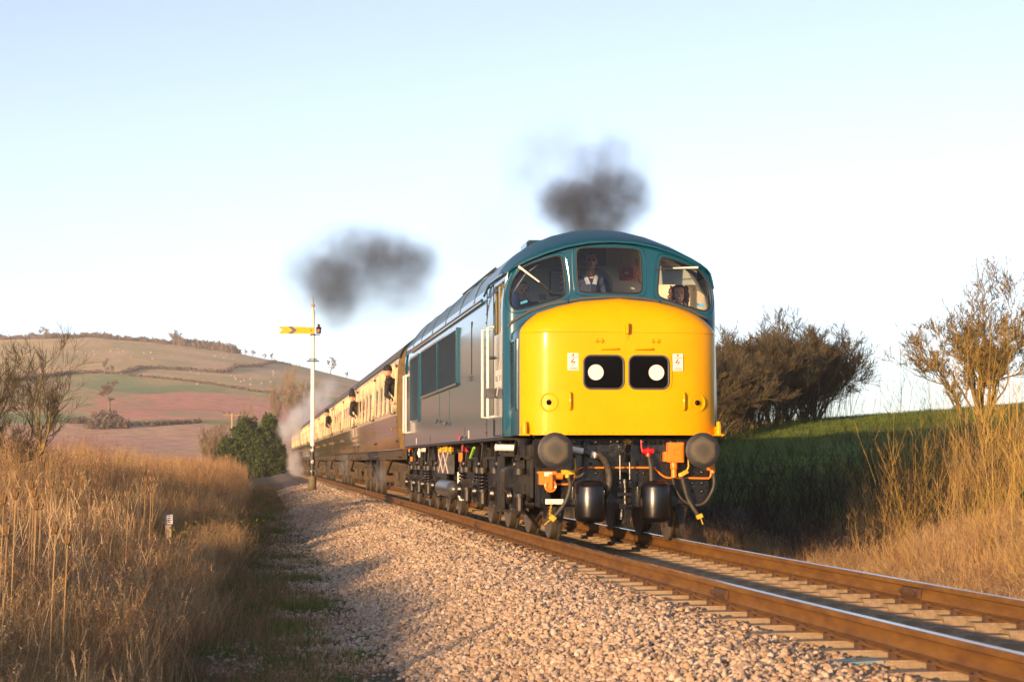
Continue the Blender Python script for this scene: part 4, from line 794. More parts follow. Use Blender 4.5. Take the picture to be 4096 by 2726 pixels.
for y in np.arange(.6, 18, 1.15): b.bx(-1.0, 1.0, y, y+.5, .62, 1.19)
lp(b, 'underframe', 'black_dull')
# ------------------------------------------------------------------ coaches
mat('coach_brown', (.12, .05, .03), .35, coat=.9, col2=(.13, .055, .032), nscale=3, bump=.08, bscale=3, stretch=(1, 2, .2))
mat('coach_cream', (.72, .56, .33), .35, coat=.6, col2=(.62, .48, .27), nscale=3, stretch=(1, 2, .3))
mat('coach_roof', (.075, .07, .066), .6, col2=(.12, .105, .09), nscale=2, stretch=(1, .2, 1))
mat('coach_end', (.20, .13, .035), .45, col2=(.12, .075, .025), nscale=6); mat('coach_frame', (.10, .065, .028), .75, col2=(.04, .03, .018), nscale=3, bump=.3, bscale=20)
mat('coach_glass', (.05, .055, .07), .08, coat=1, spec=.8); mat('vent_glass', (.42, .33, .17), .12, coat=1)
CS = [(1.20, 1.30), (1.5, 1.345), (1.9, 1.37), (2.3, 1.365), (2.8, 1.345), (3.12, 1.315)]
def csx(z): return float(np.interp(z, [a for a, _ in CS], [b for _, b in CS]))
CR = [(1.315, 3.12), (1.27, 3.24), (1.18, 3.37), (1.0, 3.52), (.75, 3.65), (.4, 3.74), (0, 3.77)]
CL = 19.8
def coach():
    t = empty('coach', (0, 0, 0)); 
    def p(b, name, m_, parent=None, smooth=35, bev=0): return b.build(name, m_, parent or t, smooth, bev)
    b = MB()
    for s in (-1, 1): b.grid([[(s*csx(z), y, z) for z in (1.20, 1.5, 1.7, 1.897)] for y in (0, CL/2, CL)])
    b.bx(-1.29, 1.29, .02, CL-.02, 1.17, 1.21); p(b, 'lower_panels', 'coach_brown', smooth=50)
    b = MB()
    for s in (-1, 1): b.grid([[(s*csx(z), y, z) for z in (1.9, 2.3, 2.8, 3.12)] for y in (0, CL/2, CL)])
    p(b, 'upper_panels', 'coach_cream', smooth=50)
    b = MB(); b.tube([(-csx(1.9)-.002, 0, 1.9), (-csx(1.9)-.002, CL, 1.9)], .009, 5); b.tube([(csx(1.9)+.002, 0, 1.9), (csx(1.9)+.002, CL, 1.9)], .009, 5); p(b, 'waist_beading', 'coach_cream')
    b = MB(); pr_ = CR+[(-x, z) for x, z in CR[-2::-1]]; b.grid([[(x, y, z) for x, z in pr_] for y in (-.06, CL/2, CL+.06)]); rf_ = p(b, 'roof', 'coach_roof', smooth=60)
    b = MB(); b.tube([(-1.325, -.05, 3.125), (-1.325, CL+.05, 3.125)], .022, 6); b.tube([(1.325, -.05, 3.125), (1.325, CL+.05, 3.125)], .022, 6); b.build('gutter', 'coach_roof', rf_)
    me_ = MB(); me_.lathe((0, 0, 0), (0, 0, 1), [(0, .10), (.04, .10), (.07, .14), (.10, .12), (.11, .0)], 14); vm = me_.mesh('roof_vent', 'coach_roof', 40)
    for k in range(7):
        for x in (-.45, .45): o = link('roof_vent', vm, rf_); o.location = (x, 1.8+k*2.7, 3.71)
    for y, s in ((0, 1), (CL, -1)):
        b = MB(); poly = [(-csx(z), z) for z in (1.2, 1.6, 1.9, 2.5, 3.12)]+[(-x, z) for x, z in CR[1:]]+[(x, z) for x, z in CR[-2::-1]]+[(csx(z), z) for z in (2.5, 1.9, 1.6, 1.2)]; b.prism(poly, 'y', y+s*.01, y+s*.06); e_ = p(b, 'end_wall', 'coach_end', smooth=0)
        b = MB(); b.bx(-.46, .46, y-s*.25 if s > 0 else y, y if s > 0 else y+.25, 1.15, 3.25); b.build('gangway', 'black_dull', e_, bev=.03)
        b = MB(); b.tube([(-1.15, y-s*.03, 1.3), (-1.15, y-s*.03, 3.3), (-1.0, y-s*.03, 3.5)], .02, 6); b.build('end_pipe', 'black_dull', e_)
        for x in (-.865, .865): b = MB(); b.lathe((x, y+s*.02, 1.055), (0, -s, 0), [(0, .1), (.3, .09), (.42, .09), (.43, .2), (.46, .19)], 18); b.build('buffer', 'black_dull', e_)
    # side windows: cream surround, lower pane, two small top lights
    wb = MB(); w = .62
    for y0, y1, z0, z1 in ((-w, w, 1.99, 2.03), (-w, w, 3.02, 3.06), (-w, -w+.05, 2.03, 3.02), (w-.05, w, 2.03, 3.02), (-w, w, 2.62, 2.68), (-.025, .025, 2.68, 3.02)):
        wb.add([(-csx(z)-d, y, z) for d in (.018, -.02) for y, z in ((y0, z0), (y1, z0), (y1, z1), (y0, z1))], [(0, 1, 2, 3), (4, 5, 6, 7), (0, 1, 5, 4), (1, 2, 6, 5), (2, 3, 7, 6), (3, 0, 4, 7)])
    wm = wb.mesh('window', 'coach_cream', 0)
    pb = MB(); pb.add([(-csx(z)-.004, y, z) for y, z in ((-w+.04, 2.02), (w-.04, 2.02), (w-.04, 2.64), (-w+.04, 2.64))], [(0, 1, 2, 3)]); pm = pb.mesh('pane', 'coach_glass', 0)
    vb_ = MB(); vb_.add([(-csx(z)-.004, y, z) for y, z in ((-w+.04, 2.66), (w-.04, 2.66), (w-.04, 3.03), (-w+.04, 3.03))], [(0, 1, 2, 3)]); vm_ = vb_.mesh('top_light', 'vent_glass', 0)
    for y in (2.5, 4.15, 5.8, 7.75, 10.85, 12.65, 14.45, 16.5):
        o = link('window', wm, t); o.location = (0, y, 0); link('pane', pm, o); link('top_light', vm_, o)
    # doors
    for y in (.75, 9.4, 18.95):
        b = MB()
        for q in (-.36, .36): b.add([(-csx(z)-.004, y+q+d, z) for z in (1.22, 1.55, 1.9, 2.4, 2.8, 3.08) for d in (-.008, .008)], [(2*i, 2*i+1, 2*i+3, 2*i+2) for i in range(5)])
        d_ = p(b, 'door', 'dark_inside', smooth=0)
        b = MB(); b.add([(-csx(z)-.005, yy, z) for yy, z in ((y-.27, 2.06), (y+.27, 2.06), (y+.27, 3.0), (y-.27, 3.0))], [(0, 1, 2, 3)]); b.build('droplight', 'coach_glass' if y == 9.4 else 'dark_inside', d_, 0)
        b = MB(); z = 2.05
        pts = [(-csx(q.y)-.012, q.x, q.y) for q in rrect(y-.28, y+.28, 2.05, 3.01, .06)]; b.tube(pts+[pts[0], pts[1]], .018, 5, False); b.build('droplight_frame', 'coach_cream', d_)
        b = MB(); b.tube([(-csx(1.62)-.05, y+.27, 1.58), (-csx(1.62)-.055, y+.27, 1.66)], .02, 6); b.bx(-csx(1.6)-.04, -csx(1.6), y+.2, y+.32, 1.58, 1.65); b.build('door_handle', 'coach_end', d_)
        b = MB(); b.tube([(-csx(2)-.01, y+.46, 1.93), (-csx(2)-.06, y+.46, 1.97), (-csx(2.2)-.06, y+.46, 2.25), (-csx(2.2)-.01, y+.46, 2.29)], .012, 6); b.build('grab_handle', 'black_gloss', d_)
        b = MB()
        for zz in (1.35, 1.95, 2.95): b.bx(-csx(zz)-.04, -csx(zz), y-.41, y-.33, zz-.03, zz+.03)
        b.build('hinge', 'black_dull', d_)
        b = MB(); b.bx(-1.42, -1.24, y-.4, y+.4, 1.03, 1.06); b.build('step_board', 'coach_frame', d_)
    # underframe and bogies
    b = MB(); b.bx(-1.24, -1.14, .1, CL-.1, .96, 1.17); b.bx(1.14, 1.24, .1, CL-.1, .96, 1.17); b.bx(-1.1, 1.1, .2, CL-.2, 1.0, 1.17)
    for s in (-1, 1): b.tube([(s*1.15, 4.9, 1.0), (s*1.15, 7.2, .62), (s*1.15, 12.6, .62), (s*1.15, 14.9, 1.0)], .035, 6)
    p(b, 'underframe', 'coach_frame')
    for y0, y1, z0, x0 in ((7.3, 9.0, .42, -1.22), (10.2, 11.4, .5, -1.18), (11.9, 12.5, .55, -1.1)): b = MB(); b.bx(x0, x0+.6, y0, y1, z0, .96); p(b, 'battery_box', 'coach_frame', bev=.02)
    for yc in (2.82, CL-2.82):
        b = MB(); b.prism([(yc-1.75, .82), (yc-1.75, .62), (yc-1.0, .50), (yc-.5, .36), (yc+.5, .36), (yc+1.0, .50), (yc+1.75, .62), (yc+1.75, .82)], 'x', 1.0, 1.06); p(b, 'bogie_side', 'coach_frame', bev=.008)
        b = MB(); b.prism([(yc-1.75, .82), (yc-1.75, .62), (yc-1.0, .50), (yc-.5, .36), (yc+.5, .36), (yc+1.0, .50), (yc+1.75, .62), (yc+1.75, .82)], 'x', -1.06, -1.0)
        for yy in (yc-1.295, yc+1.295): b.bx(-1.16, -1.0, yy-.16, yy+.16, .36, .66); b.bx(-1.12, -1.02, yy-.5, yy+.5, .66, .72); b.cyl((-1.1, yy-.3, .5), (-1.1, yy-.3, .7), .06, n=10); b.cyl((-1.1, yy+.3, .5), (-1.1, yy+.3, .7), .06, n=10)
        bg = p(b, 'bogie_side', 'coach_frame', bev=.008)
        for yy in (yc-1.295, yc+1.295):
            for s in (-1, 1): o = link('wheel', WM[.457], bg); o.location = (s*.79, yy, .457); o.rotation_euler = (0, 0, 0 if s < 0 else math.pi)
    return t
c0 = coach(); ords = ['first', 'second', 'third', 'fourth', 'fifth', 'sixth', 'seventh']
COACH_Y = [19.75+20.35*i for i in range(7)]
for i, y in enumerate(COACH_Y):
    c_ = c0 if i == 0 else copy_tree(c0); c_.location = (0, y, 0)
    tag(c_, 'chocolate and cream passenger coach coupled right behind the locomotive' if i == 0 else 'last chocolate and cream coach in view at the tail of the train' if i == 6 else '%s chocolate and cream passenger coach behind the locomotive' % ords[i], 'coach', 'coaches of the train')
# ------------------------------------------------------------------ signal
mat('post_white', (.80, .76, .70), .6, col2=(.42, .36, .28), nscale=6, lo=.6, hi=.72, stretch=(1, 1, .5)); mat('post_black', (.015, .015, .016), .5, col2=(.72, .68, .6), nscale=5, lo=.56, hi=.6, stretch=(1, 1, .6))
mat('post_base', (.20, .165, .085), .85, col2=(.10, .085, .05), nscale=5, bump=.4); mat('signal_yellow', (.80, .37, .003), .5); mat('signal_black', (.11, .10, .10), .6); mat('lamp_orange', (.75, .16, .01), .15, coat=1); mat('finial', (.70, .40, .20), .6)
SX, SY, SZ = -2.17, 58.5, -.24
sig = empty('semaphore_signal', (SX, SY, SZ), label='white semaphore signal post with yellow fishtail arm beside the track', cat='signal')
b = MB(); b.lathe((0, 0, -.3), (0, 0, 1), [(0, .16), (.85, .15), (.88, .12), (.90, .08)], 24); b.build('foundation', 'post_base', sig, 50)
b = MB(); b.tube([(0, 0, .55), (0, 0, 1.75)], [.085, .084], 20); b.build('black_base_section', 'post_black', sig, 50)
b = MB(); b.tube([(0, 0, 1.751), (0, 0, 4.9), (0, 0, 6.85)], [.083, .078, .07], 20); b.lathe((0, 0, 6.84), (0, 0, 1), [(0, .075), (.08, .078), (.13, .07), (.2, .035), (.28, .033)], 18); b.build('post', 'post_white', sig, 50)
b = MB(); b.sphere((0, 0, 7.19), .075, 16, 10); b.lathe((0, 0, 7.23), (0, 0, 1), [(0, .03), (.1, .026), (.36, .008)], 12); b.build('finial', 'finial', sig, 50)
az = 6.22
b = MB(); b.prism([(-1.34, az-.14), (-.05, az-.145), (.06, az-.12), (.06, az+.115), (-.05, az+.125), (-1.34, az+.145), (-1.2, az)], 'y', -.115, -.105); arm = b.build('arm', 'signal_yellow', sig, 0)
b = MB(); b.prism([(-.98, az-.142), (-.8, az-.142), (-.62, az), (-.8, az+.142), (-.98, az+.142), (-.80, az)], 'y', -.118, -.1155); b.build('chevron', 'signal_black', arm, 0)
b = MB(); b.cyl((-.08, -.13, az), (-.08, -.04, az), .03, n=12); b.bx(-.10, .12, -.1, .1, az-.19, az-.15); b.tube([(.05, -.1, az-.17), (.16, -.06, az-.16), (.27, -.05, az-.18)], .018, 6); b.bx(-.24, .24, -.09, -.06, 5.0, 5.05); b.bx(-.15, .16, -.1, .1, 5.08, 5.12); b.build('ironwork', 'black_gloss', sig)
b = MB(); b.tube([(-.1, -.12, az-.14), (-.1, -.11, 5.9), (-.06, -.1, 5.7)], .005, 5); b.build('wire', 'black_dull', sig)
b = MB(); b.lathe((.22, -.05, az-.13), (0, 0, 1), [(0, .06), (.02, .09), (.2, .1), (.24, .11), (.28, .05), (.3, .035), (.33, .05), (.37, .05), (.38, .02)], 16); lampo = b.build('lamp', 'black_gloss', sig, 40)
b = MB(); b.sphere((.215, -.125, az-.01), .062, 14, 10); b.build('lamp_lens', 'lamp_orange', lampo)
# ------------------------------------------------------------------ people
mat('skin', (.66, .36, .26), .5, col2=(.60, .30, .21), nscale=12); mat('navy', (.02, .028, .085), .8, bump=.3, bscale=40); mat('shirt_blue', (.30, .38, .55), .7); mat('black_cloth', (.012, .012, .015), .8); mat('grey_cloth', (.30, .27, .24), .8); mat('hair_brown', (.10, .055, .03), .6); mat('hair_dark', (.03, .022, .018), .6); mat('eye_dark', (.012, .009, .008), .7, spec=.1); mat('lip', (.40, .12, .10), .5); mat('denim', (.14, .22, .42), .8)
def capsule(p0, p1, r0, r1=None, n=12):
    p0, p1 = Vector(p0), Vector(p1); r1 = r0 if r1 is None else r1; b = MB(); d = (p1-p0); L_ = d.length; t = d/L_ if L_ > 1e-6 else Vector((0, 0, 1)); pts, rs = [], []
    for k in range(4): a = math.pi/2*(k/4); pts.append(p0-t*r0*math.cos(a)); rs.append(max(r0*math.sin(a), .0005))
    pts += [p0, p1]; rs += [r0, r1]
    for k in range(3, -1, -1): a = math.pi/2*(k/4); pts.append(p1+t*r1*math.cos(a)); rs.append(max(r1*math.sin(a), .0005))
    b.tube(pts, rs, n); return b
def head_prims(c, yaw=0, tilt=0, s=1.0):
    M = Matrix.Translation(c)@Matrix.Rotation(yaw, 4, 'Z')@Matrix.Rotation(tilt, 4, 'X')@Matrix.Scale(s, 4); out = []
    def el(p, r): out.append(('e', M@Vector(p), [q*s for q in r], 'skin', M))
    def cp(a, b_, r0, r1): out.append(('c', M@Vector(a), M@Vector(b_), r0*s, r1*s, 'skin'))
    el((0, .018, .035), (.076, .096, .088)); el((0, -.012, -.025), (.066, .078, .095)); el((0, -.038, -.082), (.046, .046, .034)); cp((0, -.085, .015), (0, -.108, -.022), .009, .015); cp((-.012, -.095, -.027), (.012, -.095, -.027), .011, .011)
    cp((-.04, -.074, .026), (.04, -.074, .026), .014, .014); el((-.079, .012, -.005), (.012, .02, .032)); el((.079, .012, -.005), (.012, .02, .032)); cp((-.02, -.082, -.062), (.02, -.082, -.062), .010, .010); el((-.04, -.06, -.02), (.022, .02, .022)); el((.04, -.06, -.02), (.022, .02, .022))
    return out, M
def hand_prims(w, d, up, s=1.0, curl=.5):
    """w wrist, d pointing direction, up = back of hand"""
    d = Vector(d).normalized(); up = (Vector(up)-d*Vector(up).dot(d)).normalized(); sd = d.cross(up); out = []; w = Vector(w)
    for k in (-1, 0, 1): out.append(('c', w+sd*k*.018*s, w+d*.075*s+sd*k*.025*s, .017*s, .015*s, 'skin'))
    for k, (o_, l) in enumerate(((-.033, .068), (-.011, .078), (.011, .074), (.032, .058))):
        b0 = w+d*.08*s+sd*o_*s; b1 = b0+(d*(1-.4*curl)-up*.5*curl)*l*.55*s; b2 = b1+(d*(1-.9*curl)-up*1.0*curl)*l*.5*s
        out += [('c', b0, b1, .0098*s, .009*s, 'skin'), ('c', b1, b2, .009*s, .0078*s, 'skin')]
    t0 = w+d*.025*s-sd*.03*s; t1 = t0+(d*.6-sd*.7)*.045*s; out += [('c', t0, t1, .0115*s, .0105*s, 'skin'), ('c', t1, t1+(d*.9-sd*.2-up*.2)*.035*s, .010*s, .0085*s, 'skin')]
    return out
def person(name, prims, label, group, loc, voxel=.0085):
    keys = []; tot = MB()
    for q in prims:
        if q[0] == 'c': c = capsule(q[1], q[2], q[3], q[4]); tot.add(c.v, c.f)
        else:
            b = MB(); b.sphere((0, 0, 0), 1, 16, 12); Rm = q[4].to_3x3().normalized() if len(q) > 4 else Matrix.Identity(3); tot.add([Rm@Vector((v[0]*q[2][0], v[1]*q[2][1], v[2]*q[2][2]))+Vector(q[1]) for v in b.v], b.f)
        k = q[5] if q[0] == 'c' else q[3]
        if k not in keys: keys.append(k)
    me = bpy.data.meshes.new(name); me.from_pydata(tot.v, [], tot.f); o = link(name, me)
    rm = o.modifiers.new('r', 'REMESH'); rm.mode = 'VOXEL'; rm.voxel_size = voxel; sm = o.modifiers.new('s', 'SMOOTH'); sm.iterations = 2; sm.factor = .5
    dg = bpy.context.evaluated_depsgraph_get(); m2 = bpy.data.meshes.new_from_object(o.evaluated_get(dg)); o.modifiers.clear(); o.data = m2; bpy.data.meshes.remove(me)
    n = len(m2.polygons); C = np.empty(n*3, np.float32); m2.polygons.foreach_get('center', C); C = C.reshape(-1, 3); best = np.full(n, 1e9); idx = np.zeros(n, np.int32)
    for q in prims:
        if q[0] == 'c':
            a, b_ = np.array(q[1]), np.array(q[2]); d = b_-a; t = np.clip(((C-a)@d)/max(d@d, 1e-9), 0, 1); dist = np.linalg.norm(C-a-t[:, None]*d, axis=1)-(q[3]+(q[4]-q[3])*t); k = q[5]
        else: dd = (C-np.array(q[1]))/np.array(q[2]); dist = (np.linalg.norm(dd, axis=1)-1)*min(q[2]); k = q[3]
        u = dist < best; best[u] = dist[u]; idx[u] = keys.index(k)
    m2.materials.clear()
    for k in keys: m2.materials.append(MATS[k])
    m2.polygons.foreach_set('material_index', idx); m2.polygons.foreach_set('use_smooth', np.ones(n, bool)); m2.update(); o.location = loc
    return tag(o, label, 'person', group)
def face_bits(o, M, hair=None, open_smile=False):
    b = MB()
    for x in (-.03, .03): p_ = M@Vector((x, -.083, .006)); b.sphere(p_, .009, 8, 6)
    b.build('eyes', 'eye_dark', o)
    b = MB(); b.tube([M@Vector((-.024, -.093, -.056)), M@Vector((0, -.1, -.060)), M@Vector((.024, -.093, -.056))], .005, 6); b.build('mouth', 'white_paint' if open_smile else 'lip', o)
def cap_hair(o, M, m_, r=(.087, .11, .101), z0=.0, front=-.045, name='hair'):
    b = MB(); P = []
    for i in range(9):
        th = math.pi*.60*i/8; P.append([M@Vector((r[0]*math.sin(th)*math.cos(a), .02+r[1]*math.sin(th)*math.sin(a)*(1 if math.sin(a) > 0 else (.92 if i < 5 else .55)), .035+z0+r[2]*math.cos(th))) for a in [2*math.pi*k/18 for k in range(18)]])
    b.grid(P, True); return b.build(name, m_, o, 60)
# man at the driving desk, hand to his brow
hd, M = head_prims((-1.01, .72, 3.045), .12, .05); pr = hd+[('c', (-1.0, .76, 2.98), (-1.0, .78, 2.88), .052, .06, 'skin'), ('c', (-1.0, .78, 2.84), (-1.0, .84, 2.45), .13, .15, 'navy'), ('c', (-1.13, .78, 2.83), (-.84, .78, 2.85), .075, .075, 'navy'), ('c', (-1.13, .76, 2.83), (-1.12, .58, 2.84), .055, .05, 'denim'), ('c', (-1.12, .58, 2.84), (-1.11, .57, 2.99), .048, .044, 'denim'), ('c', (-1.11, .57, 2.98), (-1.07, .60, 3.075), .034, .027, 'skin'), ('c', (-.82, .78, 2.84), (-.76, .62, 2.60), .055, .046, 'navy'), ('c', (-.76, .62, 2.60), (-.78, .45, 2.72), .04, .03, 'skin'), ('c', (-1.07, .84, 2.4), (-1.07, .45, 2.32), .09, .075, 'navy'), ('c', (-.93, .84, 2.4), (-.93, .45, 2.32), .09, .075, 'navy'), ('c', (-1.07, .45, 2.32), (-1.07, .45, 1.92), .06, .05, 'navy'), ('c', (-.93, .45, 2.32), (-.93, .45, 1.92), .06, .05, 'navy')]
pr += hand_prims((-1.07, .60, 3.08), (.85, .05, .25), (0, .2, 1), .95, .15)
drv = person('person', pr, 'person in dark shirt at the left cab window shading their eyes', 'people on the train', (0, 0, 0)); face_bits(drv, M); cap_hair(drv, M, 'hair_dark')
b = MB(); b.bx(-1.22, -.80, .72, 1.1, 2.24, 2.30); b.bx(-1.2, -.82, 1.02, 1.1, 2.3, 2.8); b.cyl((-1.0, .9, 1.82), (-1.0, .9, 2.25), .04); lp(b, 'driver_seat', 'cab_dark', bev=.02)
# man standing in the middle
hd, M = head_prims((-.11, .98, 3.455), .0, 0, .98); pr = hd+[('c', (-.11, 1.01, 3.36), (-.11, 1.03, 3.25), .054, .06, 'skin'), ('c', (-.115, 1.05, 3.12), (-.11, 1.05, 2.72), .135, .13, 'navy'), ('c', (-.26, 1.04, 3.19), (.04, 1.04, 3.19), .075, .075, 'navy'), ('c', (-.29, 1.04, 3.17), (-.33, 1.02, 2.88), .06, .05, 'navy'), ('c', (-.33, 1.02, 2.88), (-.27, .9, 2.66), .045, .035, 'navy'), ('c', (.07, 1.04, 3.17), (.11, 1.02, 2.88), .06, .05, 'navy'), ('c', (.11, 1.02, 2.88), (.06, .9, 2.66), .045, .035, 'navy'), ('c', (-.19, 1.05, 2.68), (-.19, 1.05, 2.25), .085, .065, 'black_cloth'), ('c', (-.03, 1.05, 2.68), (-.03, 1.05, 2.25), .085, .065, 'black_cloth'), ('c', (-.19, 1.05, 2.25), (-.19, 1.06, 1.88), .06, .05, 'black_cloth'), ('c', (-.03, 1.05, 2.25), (-.03, 1.06, 1.88), .06, .05, 'black_cloth')]
pr += hand_prims((-.27, .9, 2.66), (.1, -.3, -.9), (-1, 0, 0), 1, .5)+hand_prims((.06, .9, 2.66), (-.1, -.3, -.9), (1, 0, 0), 1, .5)
man = person('person', pr, 'person standing in the middle cab window in navy jumper and open collar', 'people on the train', (0, 0, 0)); face_bits(man, M); cap_hair(man, M, 'hair_brown', (.086, .109, .098))
b = MB(); b.add([(-.205, .955, 3.25), (-.165, .95, 3.285), (-.12, .915, 3.16), (-.175, .91, 3.15), (-.015, .955, 3.25), (-.055, .95, 3.285), (-.10, .915, 3.16), (-.045, .91, 3.15)], [(0, 1, 2, 3), (5, 4, 7, 6)]); b.add([(-.165, .955, 3.27), (-.055, .955, 3.27), (-.11, .905, 3.10), (-.14, .93, 3.2), (-.08, .93, 3.2)], [(0, 3, 2), (1, 2, 4)]); b.build('collar', 'shirt_blue', man, 0)
# curly-haired person on the far side
hd, M = head_prims((.985, .78, 3.03), -.05, .03, .95); pr = hd+[('c', (.985, .81, 2.95), (.985, .83, 2.86), .046, .055, 'skin'), ('c', (.985, .86, 2.78), (.985, .88, 2.45), .12, .13, 'grey_cloth'), ('c', (.87, .85, 2.81), (1.10, .85, 2.81), .065, .065, 'grey_cloth'), ('c', (.83, .85, 2.79), (.80, .78, 2.55), .052, .045, 'grey_cloth'), ('c', (.80, .78, 2.55), (.87, .62, 2.45), .04, .03, 'grey_cloth'), ('c', (1.14, .85, 2.79), (1.17, .78, 2.55), .052, .045, 'grey_cloth'), ('c', (1.17, .78, 2.55), (1.10, .62, 2.45), .04, .03, 'grey_cloth'), ('c', (.92, .88, 2.4), (.92, .5, 2.32), .085, .07, 'black_cloth'), ('c', (1.05, .88, 2.4), (1.05, .5, 2.32), .085, .07, 'black_cloth'), ('c', (.92, .5, 2.32), (.92, .5, 1.9), .055, .05, 'black_cloth'), ('c', (1.05, .5, 2.32), (1.05, .5, 1.9), .055, .05, 'black_cloth')]
pr += hand_prims((.87, .62, 2.45), (.3, -.8, 0), (0, 0, 1), .9, .4)+hand_prims((1.10, .62, 2.45), (-.3, -.8, 0), (0, 0, 1), .9, .4)
wom = person('person', pr, 'smiling person with long curly hair at the right cab window', 'people on the train', (0, 0, 0)); face_bits(wom, M, open_smile=True); cap_hair(wom, M, 'hair_brown', (.09, .11, .1))
b = MB(); q_ = random.Random(3)
for k in range(84):
    an = math.pi*(-.14+1.28*q_.random()); rr_ = q_.uniform(.075, .108); x = rr_*math.cos(an); y_ = .015+rr_*1.1*math.sin(an); z0 = q_.uniform(.0, .115)*(1 if abs(x) > .03 or y_ > 0 else 1.1); sgn = math.copysign(1, x); pts = []; n_ = q_.randrange(7, 13)
    for i in range(n_): a = i*1.25+k; pts.append(M@Vector((x*(1+.035*i)+.013*math.cos(a), y_+.013*math.sin(a), z0-i*.0185)))
    b.tube(pts, .0095, 5)
b.build('curls', 'hair_brown', wom, 60)
b = MB(); b.bx(.78, 1.2, .78, 1.14, 2.22, 2.28); b.bx(.8, 1.18, 1.05, 1.13, 2.28, 2.75); b.cyl((.99, .95, 1.82), (.99, .95, 2.25), .04); lp(b, 'second_seat', 'cab_dark', bev=.02)
# passengers leaning out of the coach doors
def leaner(y, zc, label, hat_h, beard=False, cloth='black_cloth', skin=True):
    hx = -1.53; hd, M = head_prims((hx, y-.12, zc), -.10, .02, 1.04)
    pr = hd+[('c', (hx+.02, y-.08, zc-.09), (hx+.06, y-.02, zc-.16), .05, .056, 'skin'), ('c', (hx+.03, y-.06, zc-.165), (hx+.05, y-.03, zc-.185), .078, .085, cloth), ('c', (-1.43, y+.02, zc-.27), (-1.12, y+.1, zc-.66), .14, .14, cloth), ('c', (-1.52, y-.13, zc-.225), (-1.36, y+.14, zc-.21), .08, .085, cloth), ('c', (-1.54, y-.12, zc-.24), (-1.56, y-.12, zc-.50), .056, .048, cloth), ('c', (-1.56, y-.12, zc-.50), (-1.44, y-.16, zc-.60), .045, .035, cloth), ('c', (-1.33, y+.16, zc-.27), (-1.2, y+.22, zc-.55), .056, .045, cloth), ('c', (-1.1, y+.04, zc-.7), (-1.05, y+.02, zc-1.15), .085, .065, cloth), ('c', (-1.08, y+.2, zc-.7), (-1.05, y+.2, zc-1.15), .085, .065, cloth), ('c', (-1.05, y+.02, zc-1.15), (-1.05, y+.02, zc-1.5), .055, .05, cloth), ('c', (-1.05, y+.2, zc-1.15), (-1.05, y+.2, zc-1.5), .055, .05, cloth)]
    pr += hand_prims((-1.46, y-.16, zc-.60), (-.1, -.6, -.55), (-1, 0, .2), 1, .6)
    o = person('person', pr, label, 'people on the train', (0, 0, 0)); face_bits(o, M)
    b = MB(); P = []
    for i in range(9):
        th = math.pi*.56*i/8; P.append([M@Vector((.089*math.sin(th)*math.cos(a), .012+.108*math.sin(th)*math.sin(a), .045+(.075+hat_h)*math.cos(th))) for a in [2*math.pi*k/20 for k in range(20)]])
    b.grid(P, True); hat = b.build('beanie', 'black_cloth', o, 60)
    b = MB(); pts = [M@Vector((.089*math.cos(a), .012+.107*math.sin(a), .032)) for a in [2*math.pi*k/20 for k in range(20)]]; b.tube(pts+pts[:2], .012, 6, False); b.build('beanie_cuff', 'black_cloth', hat)
    if beard: b = MB(); b.sphere(M@Vector((0, -.05, -.085)), .05, 10, 8, (1, .8, .7)); b.build('beard', 'hair_brown', o)
    return o
leaner(COACH_Y[0]+.62, 2.83, 'bearded passenger in black beanie leaning from the coach nearest the locomotive', .03, True)
leaner(COACH_Y[0]+18.3, 2.80, 'passenger in tall black hat leaning from the rear door of the first coach', .14)
leaner(COACH_Y[2]-.2+.75, 2.84, 'dark-hatted passenger leaning from the third coach far down the train', .05)
# ------------------------------------------------------------------ plants
leafmat('straw', (.62, .43, .21), (.36, .23, .11)); leafmat('straw_red', (.42, .24, .135), (.23, .135, .08)); leafmat('straw_pale', (.76, .58, .35), (.50, .35, .19)); leafmat('twig_tan', (.56, .38, .10), (.30, .20, .06), trans=.0); leafmat('twig_dark', (.055, .042, .032), (.025, .02, .018), trans=0)
leafmat('green_leaf', (.10, .13, .025), (.26, .22, .05)); leafmat('moss_grass', (.085, .14, .022), (.14, .17, .035)); leafmat('teasel', (.17, .095, .035), (.12, .07, .03), trans=0)
mat('bark_lichen', (.24, .175, .04), .9, col2=(.08, .06, .04), nscale=5, lo=.45, hi=.62); mat('bark_dark', (.05, .040, .027), .9, col2=(.125, .098, .04), nscale=3); mat('bark_grey', (.13, .10, .085), .9, col2=(.20, .15, .11), nscale=.6)
leafmat('far_twig', (.33, .25, .15), (.22, .16, .10), trans=0); leafmat('dry_leaf', (.22, .10, .05), (.36, .17, .06)); leafmat('evergreen', (.028, .052, .012), (.085, .115, .026)); leafmat('hill_bush', (.10, .075, .07), (.15, .115, .085), trans=0)
def ribbons(paths, widths, q, flat=None):
    """each path (K,3) becomes a thin blade; all paths the same K"""
    P = np.asarray(paths, float); n, K, _ = P.shape; a = q.uniform(0, math.pi, n); side = np.stack([np.cos(a), np.sin(a), np.zeros(n)], 1)[:, None, :]
    w = np.asarray(widths, float)[:, None, None]*np.linspace(1, .25, K)[None, :, None]*.5
    V = np.stack([P-side*w, P+side*w], 2).reshape(-1, 3); i = (np.arange(n)[:, None]*2*K+np.arange(K-1)[None, :]*2)[..., None]; F = (i+np.array([0, 1, 3, 2])).reshape(-1, 4); return V, F
